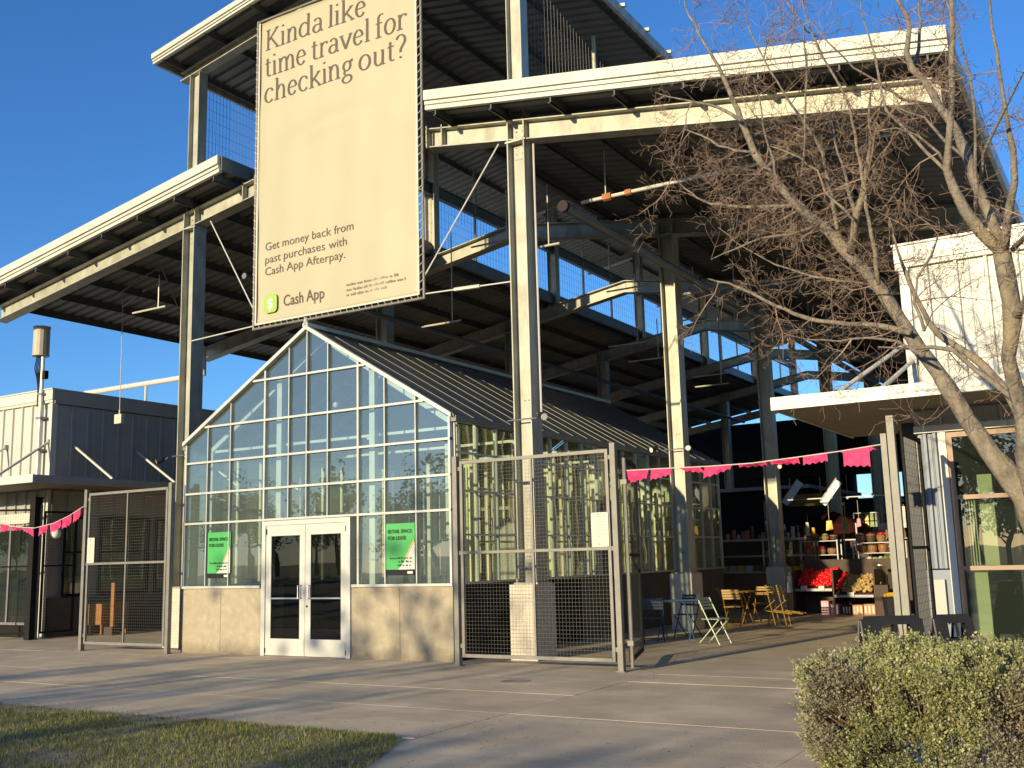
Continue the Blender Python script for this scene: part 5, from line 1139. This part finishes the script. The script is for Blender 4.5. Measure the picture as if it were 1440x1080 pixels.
# ------------------------------------------------------------------ drain covers in the paving
for (x, y, lab) in ((8.55, -1.9, 'round iron cover set in the paving before the right concrete wall'), (-1.2, -3.4, 'round iron cover in the shaded paving at the far left')):
    t = thing('drain_cover', lab, 'drain cover', (x, y, 0)); obj('cover', MB().tube([(0, 0, -.02), (0, 0, .004)], .17, 20), 'shelf', t); obj('ring', MB().tube([(0, 0, -.02), (0, 0, .002)], .20, 20), 'fence', t)
LIMBS = [
   [(15.511, -5.0, 0.592, 0.1432), (15.305, -4.959, 1.306, 0.1333), (15.073, -4.918, 1.961, 0.1174), (14.872, -4.876, 2.313, 0.1045), (14.71, -4.835, 2.618, 0.0907), (14.521, -4.794, 3.028, 0.0791), (14.319, -4.753, 3.396, 0.0782), (14.161, -4.712, 3.71, 0.0683), (14.033, -4.671, 3.944, 0.0664), (13.756, -4.629, 4.344, 0.0652), (13.436, -4.588, 4.744, 0.0579), (13.222, -4.547, 5.04, 0.0498), (13.003, -4.506, 5.418, 0.0445), (12.878, -4.465, 5.794, 0.0387), (12.681, -4.424, 6.421, 0.0231), (12.519, -4.382, 6.765, 0.0168), (12.326, -4.341, 7.232, 0.0123), (12.259, -4.3, 7.606, 0.0069)] ,
   [(12.921, -4.6, 5.734, 0.0254), (12.681, -4.5, 5.966, 0.0195), (12.449, -4.4, 6.117, 0.016), (12.145, -4.3, 6.29, 0.0109), (11.885, -4.2, 6.462, 0.007)] ,
   [(13.87, -4.7, 4.207, 0.0467), (13.923, -4.771, 4.35, 0.0406), (13.968, -4.843, 4.472, 0.0375), (14.051, -4.914, 4.624, 0.0314), (14.12, -4.986, 4.834, 0.0255), (14.186, -5.057, 5.009, 0.0197), (14.212, -5.129, 5.281, 0.014), (14.286, -5.2, 5.558, 0.0089)] ,
   [(13.959, -4.8, 4.486, 0.0289), (13.903, -4.675, 4.712, 0.0236), (13.854, -4.55, 4.963, 0.0192), (13.768, -4.425, 5.266, 0.0147), (13.712, -4.3, 5.643, 0.0094)] ,
   [(15.408, -5.6, 0.655, 0.1079), (15.307, -5.667, 1.33, 0.1004), (15.215, -5.733, 1.925, 0.0831), (15.182, -5.8, 2.225, 0.0694), (15.201, -5.867, 2.536, 0.06), (15.178, -5.933, 2.753, 0.0599), (15.167, -6.0, 2.893, 0.0643), (15.226, -6.067, 3.148, 0.0776), (15.223, -6.133, 3.426, 0.0775), (15.216, -6.2, 3.606, 0.0773)] ,
   [(15.216, -6.2, 3.606, 0.0591), (15.099, -6.24, 3.767, 0.0504), (15.018, -6.28, 3.928, 0.0483), (14.961, -6.32, 4.106, 0.0438), (14.936, -6.36, 4.231, 0.0369), (14.991, -6.4, 4.516, 0.0276), (15.032, -6.44, 4.745, 0.0253), (15.049, -6.48, 4.922, 0.0252), (15.082, -6.52, 5.124, 0.0229), (15.101, -6.56, 5.368, 0.0206), (15.125, -6.6, 5.665, 0.0137)] ,
   [(15.226, -6.2, 3.619, 0.0591), (15.19, -6.154, 3.772, 0.0528), (15.149, -6.108, 3.939, 0.0512), (15.106, -6.062, 4.089, 0.0494), (15.043, -6.015, 4.399, 0.0478), (14.984, -5.969, 4.633, 0.0437), (14.87, -5.923, 4.887, 0.0395), (14.786, -5.877, 5.118, 0.0351), (14.692, -5.831, 5.274, 0.0356), (14.659, -5.785, 5.433, 0.0283), (14.69, -5.738, 5.649, 0.0233), (14.672, -5.692, 5.786, 0.0209), (14.607, -5.646, 5.964, 0.018), (14.555, -5.6, 6.254, 0.0107)] ,
   [(14.674, -5.6, 5.38, 0.0261), (14.713, -5.525, 5.553, 0.0211), (14.739, -5.45, 5.826, 0.016), (14.729, -5.375, 6.054, 0.013), (14.729, -5.3, 6.346, 0.0077)] ,
   [(15.226, -6.2, 3.619, 0.0545), (15.27, -6.275, 3.756, 0.0405), (15.307, -6.35, 3.88, 0.0357), (15.36, -6.425, 4.024, 0.031), (15.378, -6.5, 4.222, 0.0242), (15.364, -6.575, 4.451, 0.0197), (15.356, -6.65, 4.729, 0.0153), (15.347, -6.725, 5.005, 0.0114), (15.343, -6.8, 5.33, 0.007)] ,
   [(15.22, -6.0, 3.161, 0.046), (15.352, -6.333, 3.228, 0.0395), (15.499, -6.667, 3.371, 0.0334), (15.662, -7.0, 3.577, 0.0238)] ,
   [(15.289, -6.2, 3.618, 0.0271), (15.385, -6.533, 3.592, 0.0259), (15.534, -6.867, 3.57, 0.0204), (15.668, -7.2, 3.52, 0.0154)] ,
   [(15.159, -5.3, 2.476, 0.0492), (15.066, -5.178, 2.756, 0.0429), (14.956, -5.056, 2.925, 0.0413), (14.826, -4.933, 3.096, 0.0397), (14.681, -4.811, 3.235, 0.0352), (14.525, -4.689, 3.392, 0.0333), (14.419, -4.567, 3.604, 0.0284), (14.304, -4.444, 3.903, 0.0232), (14.202, -4.322, 4.279, 0.0155), (14.129, -4.2, 4.596, 0.0085)] ,
   [(14.351, -4.9, 3.379, 0.0385), (14.188, -4.8, 3.456, 0.0364), (13.934, -4.7, 3.547, 0.0316), (13.655, -4.6, 3.624, 0.0283), (13.421, -4.5, 3.703, 0.0254), (13.24, -4.4, 3.802, 0.0247), (13.04, -4.3, 3.928, 0.0227), (12.786, -4.2, 4.115, 0.0193), (12.527, -4.1, 4.28, 0.0145), (12.276, -4.0, 4.388, 0.0094)] ,
   [(15.181, -5.4, 2.599, 0.0293), (14.999, -5.333, 2.815, 0.0275), (14.862, -5.267, 2.951, 0.0254), (14.704, -5.2, 3.14, 0.0234), (14.538, -5.133, 3.195, 0.019), (14.307, -5.067, 3.224, 0.0151), (14.098, -5.0, 3.273, 0.0099)] ,
   [(13.383, -4.6, 4.786, 0.0275), (13.234, -4.5, 4.832, 0.0249), (12.935, -4.4, 4.914, 0.023), (12.645, -4.3, 5.016, 0.0209), (12.434, -4.2, 5.103, 0.0173), (12.241, -4.1, 5.241, 0.0136), (12.084, -4.0, 5.398, 0.0104), (11.899, -3.9, 5.596, 0.0071)] ,
   [(13.767, -4.6, 4.336, 0.0327), (13.749, -4.64, 4.551, 0.0274), (13.736, -4.68, 4.833, 0.0238), (13.702, -4.72, 5.183, 0.0192), (13.618, -4.76, 5.396, 0.0168), (13.525, -4.8, 5.585, 0.0151), (13.419, -4.84, 5.801, 0.014), (13.319, -4.88, 6.025, 0.0122), (13.221, -4.92, 6.3, 0.0105), (13.153, -4.96, 6.541, 0.0087), (13.157, -5.0, 6.811, 0.0062)] ,
   [(13.513, -4.8, 4.961, 0.0179), (13.576, -4.88, 5.159, 0.0154), (13.641, -4.96, 5.571, 0.0136), (13.696, -5.04, 5.922, 0.0118), (13.717, -5.12, 6.245, 0.01), (13.597, -5.2, 6.501, 0.0071)] ,
   [(14.147, -5.0, 3.809, 0.0278), (14.136, -5.086, 4.228, 0.0222), (14.116, -5.171, 4.84, 0.0178), (14.081, -5.257, 5.345, 0.0157), (14.006, -5.343, 5.577, 0.014), (13.934, -5.429, 5.758, 0.0129), (13.87, -5.514, 5.974, 0.0106), (13.837, -5.6, 6.266, 0.0073)] ,
   [(14.833, -5.6, 4.479, 0.0203), (14.639, -5.543, 4.779, 0.0172), (14.416, -5.486, 5.128, 0.016), (14.379, -5.429, 5.377, 0.0152), (14.349, -5.371, 5.656, 0.0137), (14.303, -5.314, 5.893, 0.0111), (14.251, -5.257, 6.145, 0.0096), (14.237, -5.2, 6.429, 0.0068)] ,
   [(15.101, -6.4, 3.908, 0.018), (15.129, -6.486, 4.132, 0.0161), (15.16, -6.571, 4.3, 0.0142), (15.183, -6.657, 4.518, 0.0123), (15.187, -6.743, 4.718, 0.011), (15.161, -6.829, 4.888, 0.0087), (15.157, -6.914, 4.993, 0.0069), (15.114, -7.0, 5.154, 0.0052)] ,
   [(15.118, -6.3, 4.078, 0.016), (15.193, -6.48, 4.247, 0.0143), (15.298, -6.66, 4.337, 0.0122), (15.413, -6.84, 4.439, 0.0097), (15.522, -7.02, 4.531, 0.0074), (15.663, -7.2, 4.602, 0.0048)] ,
   [(14.177, -4.5, 3.704, 0.0232), (13.938, -4.433, 3.965, 0.0178), (13.674, -4.367, 4.056, 0.0158), (13.334, -4.3, 4.196, 0.0137), (13.049, -4.233, 4.352, 0.0115), (12.755, -4.167, 4.58, 0.0085), (12.451, -4.1, 4.878, 0.006)] ,
   [(13.602, -4.7, 4.53, 0.0215), (13.302, -4.575, 4.518, 0.0171), (12.992, -4.45, 4.573, 0.0139), (12.698, -4.325, 4.551, 0.011), (12.391, -4.2, 4.526, 0.0073)] ,
   [(14.488, -5.2, 3.121, 0.021), (14.27, -5.08, 3.286, 0.0162), (14.009, -4.96, 3.372, 0.0134), (13.742, -4.84, 3.396, 0.0109), (13.465, -4.72, 3.466, 0.0082), (13.21, -4.6, 3.573, 0.006)] ,
   [(13.155, -5.0, 5.218, 0.0181), (12.942, -4.875, 5.33, 0.0154), (12.728, -4.75, 5.473, 0.0126), (12.51, -4.625, 5.679, 0.0097), (12.282, -4.5, 5.855, 0.0066)] ,
   [(13.322, -4.9, 4.91, 0.018), (13.263, -4.775, 5.197, 0.0159), (13.162, -4.65, 5.511, 0.0137), (13.103, -4.525, 5.861, 0.0114), (13.015, -4.4, 6.231, 0.0078)] ,
   [(14.724, -5.0, 5.261, 0.0166), (14.496, -5.12, 5.339, 0.0144), (14.358, -5.24, 5.47, 0.0122), (14.163, -5.36, 5.624, 0.01), (14.002, -5.48, 5.846, 0.0072), (13.897, -5.6, 6.018, 0.005)] ,
   [(14.003, -5.1, 4.376, 0.0168), (13.76, -5.0, 4.712, 0.0144), (13.689, -4.9, 4.958, 0.0129), (13.419, -4.8, 5.222, 0.0109), (13.197, -4.7, 5.379, 0.0074)] ,
   [(14.952, -6.2, 4.209, 0.0164), (14.887, -6.3, 4.379, 0.014), (14.771, -6.4, 4.506, 0.0117), (14.649, -6.5, 4.555, 0.0093), (14.521, -6.6, 4.524, 0.0065)] ,
   [(15.023, -5.8, 4.457, 0.0196), (14.863, -5.675, 4.679, 0.0167), (14.71, -5.55, 4.968, 0.0135), (14.485, -5.425, 5.163, 0.0107), (14.267, -5.3, 5.267, 0.0077)] ,
   [(14.538, -5.4, 3.284, 0.018), (14.462, -5.3, 3.546, 0.0158), (14.49, -5.2, 3.77, 0.0139), (14.598, -5.1, 3.955, 0.0118), (14.654, -5.0, 4.152, 0.0087)] ,
]

# ------------------------------------------------------------------ bare tree over the right building
tree = thing('bare_tree', 'large leafless tree with a leaning trunk and tangled reddish twigs before the cream building', 'tree', (16.2, -5.2, 0))
TL = (-16.2, 5.2, 0)
rw = random.Random(17)
tb = MB(); tw = MB(); stubs = []
def jit(pts, amt):
    out = []
    for i in range(len(pts) - 1):
        p, q = Vector(pts[i][:3]), Vector(pts[i + 1][:3]); n = max(1, int((q - p).length / .12))
        for k in range(n):
            f_ = k / n; c = p.lerp(q, f_); r = pts[i][3] + (pts[i + 1][3] - pts[i][3]) * f_
            if k: c = c + Vector((rw.uniform(-1, 1), rw.uniform(-1, 1), rw.uniform(-1, 1))) * amt
            out.append((c, r * rw.uniform(.90, 1.12)))
    out.append((Vector(pts[-1][:3]), pts[-1][3])); return out
for li, lm in enumerate(LIMBS):
    P = jit([(a_, b_, c_, r_ * .78) for a_, b_, c_, r_ in lm], .011)
    tb.tube([p for p, r in P], [r for p, r in P], 10 if lm[0][3] > .04 else 6)
    for i, (p, r) in enumerate(P):
        if p.z > 2.6 and r < .075: stubs.append((p, r, (P[min(i + 1, len(P) - 1)][0] - P[max(i - 1, 0)][0]).normalized()))
tb.tube([(16.6, -5.3, -.05), (16.35, -5.25, .5), (16.05, -5.15, .9)], [.34, .27, .22], 12)
obj('trunk', tb, 'bark', tree, TL, smooth=True)
def grow(p, d, r, ln, lvl):
    n = 4 if lvl == 0 else 3; pts = [p.copy()]; rs_ = [r]
    for k in range(n):
        d = (d + Vector((rw.uniform(-1, 1), rw.uniform(-1, 1), rw.uniform(-1, 1))) * .30 + Vector((0, 0, rw.uniform(-.02, .10)))).normalized()
        p = p + d * ln / n; pts.append(p.copy()); rs_.append(max(.0016, r * (1 - .75 * (k + 1) / n)))
        if lvl < 3:
            for _ in range(2 if lvl < 2 else 1):
                if rw.random() < (.88, .72, .42)[lvl]:
                    a = Vector((rw.uniform(-1, 1), rw.uniform(-1, 1), rw.uniform(-1, 1))); a = (a - d * a.dot(d)).normalized()
                    grow(p, (d * .6 + a * .95).normalized(), max(.0018, rs_[-1] * .65), ln * rw.uniform(.38, .62), lvl + 1)
    tw.tube(pts, rs_, 3, False)
for (p, r, ax) in stubs:
    pr = .26 if r > .025 else .53
    if p.z > 5.4: pr *= .78
    if p.x > 14.6: pr *= .6
    if rw.random() < pr:
        a = Vector((rw.uniform(-1, .6), rw.uniform(-.7, .7), rw.uniform(-.8, 1))); a = (a - ax * a.dot(ax) * .7).normalized()
        grow(p, a, rw.uniform(.0045, .0085), rw.uniform(.30, .68), 0)
obj('twigs', tw, 'twig', tree, TL, kind='stuff')

# ------------------------------------------------------------------ clipped olive shrub in the right foreground
shr = thing('shrub', 'clipped olive green shrub with small leaves at the lower right', 'shrub', (15.2, -6.4, 0)); SL = (-15.2, 6.4, 0)
rl = random.Random(5); lf = MB(); dry = MB(); st = MB()
import mathutils.noise as mn
def shape(u, a, zz):
    """outer shell radius factor"""
    return 1.0
def leafclump(c, n, out, s):
    L_b = dry if mn.noise(c * 1.9 + Vector((5, 2, 1))) + rl.uniform(-.12, .12) > .22 else lf
    for k in range(n):
        d = (out + Vector((rl.uniform(-1, 1), rl.uniform(-1, 1), rl.uniform(-1, 1))) * .95).normalized()
        p = c + Vector((rl.uniform(-1, 1), rl.uniform(-1, 1), rl.uniform(-1, 1))) * s
        sd_ = d.cross(Vector((rl.uniform(-1, 1), rl.uniform(-1, 1), rl.uniform(-1, 1)))).normalized(); L_ = rl.uniform(.008, .026); W_ = L_ * rl.uniform(.28, .42)
        t0 = p; t1 = p + d * L_ * .5 + sd_ * W_; t2 = p + d * L_; t3 = p + d * L_ * .5 - sd_ * W_
        L_b.add([t0, t1, t2, t3], [(0, 1, 2, 3)])
cnt = 0
BOX = [(13.74, 15.60, -7.05, -5.74, .02, .93), (15.40, 17.3, -7.8, -6.0, .04, .80)]
while cnt < 34000:
    bx = BOX[0] if rl.random() < .62 else BOX[1]
    x0, x1, y0, y1, z0, z1 = bx; wx, wy, wz = x1 - x0, y1 - y0, z1 - z0
    areas = [wy * wz * 1.2, wy * wz * .3, wx * wz * 1.5, wx * wz * .4, wx * wy * .9]
    k = rl.choices(range(5), weights=areas)[0]; u, v = rl.random(), rl.random()
    p = Vector((x0 if k == 0 else x1 if k == 1 else x0 + u * wx, y0 if k == 2 else y1 if k == 3 else y0 + (u if k < 2 else v) * wy, z1 if k == 4 else z0 + v * wz))
    n_ = Vector(((-1, 0, 0), (1, 0, 0), (0, -1, 0), (0, 1, 0), (0, 0, 1))[k])
    c = Vector(((x0 + x1) / 2, (y0 + y1) / 2, (z0 + z1) / 2))
    # rounded edges, billowing faces, and depth inside the shell
    h = Vector((wx / 2, wy / 2, wz / 2)); q = Vector(((p.x - c.x) / h.x, (p.y - c.y) / h.y, (p.z - c.z) / h.z)); L6 = (abs(q.x) ** 3.4 + abs(q.y) ** 3.4 + abs(q.z) ** 5) ** (1 / 3.8)
    q = q / L6; low = max(0, .35 - p.z) * .35
    p = c + Vector((q.x * (h.x - low * .5), q.y * (h.y - low * .3), q.z * h.z))
    n_ = (n_ + Vector((q.x, q.y, q.z)) * .5).normalized()
    bill = mn.noise(p * 2.2) * .17 + mn.noise(p * 7.0) * .085
    p = p + n_ * (bill - abs(rl.gauss(0, .055)))
    if p.z < .03: continue
    gap = mn.noise(p * 6.5 + Vector((3, 1, 7)))
    if gap < -.14 and rl.random() < .86: continue
    cnt += 1
    leafclump(p, rl.randint(4, 7), n_, .020)
    if rl.random() < .16:
        st.tube([p - n_ * .015, p - n_ * .1 + Vector((rl.uniform(-.03, .03), rl.uniform(-.03, .03), -.05)), p - n_ * .26 + Vector((0, 0, -.14))], [.0015, .0022, .004], 3, False)
    if rl.random() < .07:
        p2 = p + (n_ + Vector((0, 0, .5))).normalized() * rl.uniform(.02, .10); st.tube([p, p2], [.0018, .0012], 3, False)
        for k in range(4): leafclump(p.lerp(p2, (k + 1) / 4), 3, n_, .008)
obj('foliage', lf, 'shrubleaf', shr, SL); obj('dry_foliage', dry, 'dryleaf', shr, SL)
for i in range(26):
    x = rl.uniform(14.2, 16.8); y = rl.uniform(-7.0, -6.2)
    pts = [Vector((14.8 + (x - 14.8) * .5, y, -.02))]
    for k in range(5): pts.append(pts[-1] + Vector(((x - 14.8) * .10 + rl.uniform(-.05, .05), rl.uniform(-.06, .06), .10)))
    st.tube(pts, [.014, .011, .009, .007, .005, .003], 5)
obj('stems', st, 'stem', shr, SL)
obj('planting_bed', box(13.95, 26, -9.5, -5.62, -.04, .008), 'soil', kind='structure')

# ------------------------------------------------------------------ winter trees behind the camera: they shade the paving and show in the glass; an added east row blocks sky
tl = MB(); tlf = MB(); rt2 = random.Random(9)
def btree(x, y, h, dens, leaf):
    def br(p, d, r, ln, lvl):
        pts = [p.copy()]; rs_ = [r]
        for k in range(4):
            d = (d + Vector((rt2.uniform(-1, 1), rt2.uniform(-1, 1), rt2.uniform(-.5, .9))) * .22).normalized(); p = p + d * ln / 4; pts.append(p.copy()); rs_.append(r * (1 - .18 * (k + 1)))
            if lvl < 3 and (k > 0 or lvl > 0):
                for _ in range(2 if lvl else 3):
                    if rt2.random() < dens:
                        a = Vector((rt2.uniform(-1, 1), rt2.uniform(-1, 1), rt2.uniform(-.3, .9))).normalized(); br(p, (d * .5 + a * .8).normalized(), rs_[-1] * .5, ln * rt2.uniform(.5, .7), lvl + 1)
            if lvl >= 2 and rt2.random() < leaf:
                s_ = h * .03
                for q in range(3):
                    c = p + Vector((rt2.uniform(-1, 1), rt2.uniform(-1, 1), rt2.uniform(-1, 1))) * s_ * 1.6; u_ = Vector((rt2.uniform(-1, 1), rt2.uniform(-1, 1), rt2.uniform(-1, 1))).normalized() * s_ * .6; v_ = u_.orthogonal().normalized() * s_ * .4
                    tlf.add([c - u_, c - v_, c + u_, c + v_], [(0, 1, 2, 3)])
        tl.tube(pts, rs_, 3 if lvl > 1 else 5, False)
    br(Vector((x, y, -.1)), Vector((0, 0, 1)), h * .022, h * .45, 0)
TREES = [(-3.5, -27, 7.5, .60, .12), (.3, -31, 10.4, .60, .10), (3.4, -30, 7.6, .6, .12), (-26, -42, 8.4, .7, .9), (-19.5, -41, 9.0, .7, .9), (-12.5, -43, 8.6, .7, .9), (-8.5, -42, 8.8, .7, .9), (-4, -44, 9.4, .7, .9), (.5, -42, 8.4, .7, .9), (5.2, -43, 9.0, .7, .9), (9.5, -41, 8.0, .7, .9), (13, -42, 8.6, .7, .8), (19, -43, 8.6, .66, .9)]
for q in TREES: btree(*q)
for i in range(46):
    x = -190 + i * 5.6 + rt2.uniform(-2, 2); y = -104 + rt2.uniform(-8, 8); h = rt2.uniform(13, 18.5)
    btree(x, y, h, .66, .6)
for i in range(26):  # unseen east row added to cut low sky light on shaded faces
    y = -80 + i * 5.0 + rt2.uniform(-2, 2); x = 46 + rt2.uniform(-4, 4); h = rt2.uniform(9, 13)
    btree(x, y, h, .66, .8)
obj('treeline_and_blocker', tl, 'treeline_and_blocker', kind='stuff'); obj('treeline_and_blocker_foliage', tlf, 'treeleaf', kind='stuff')
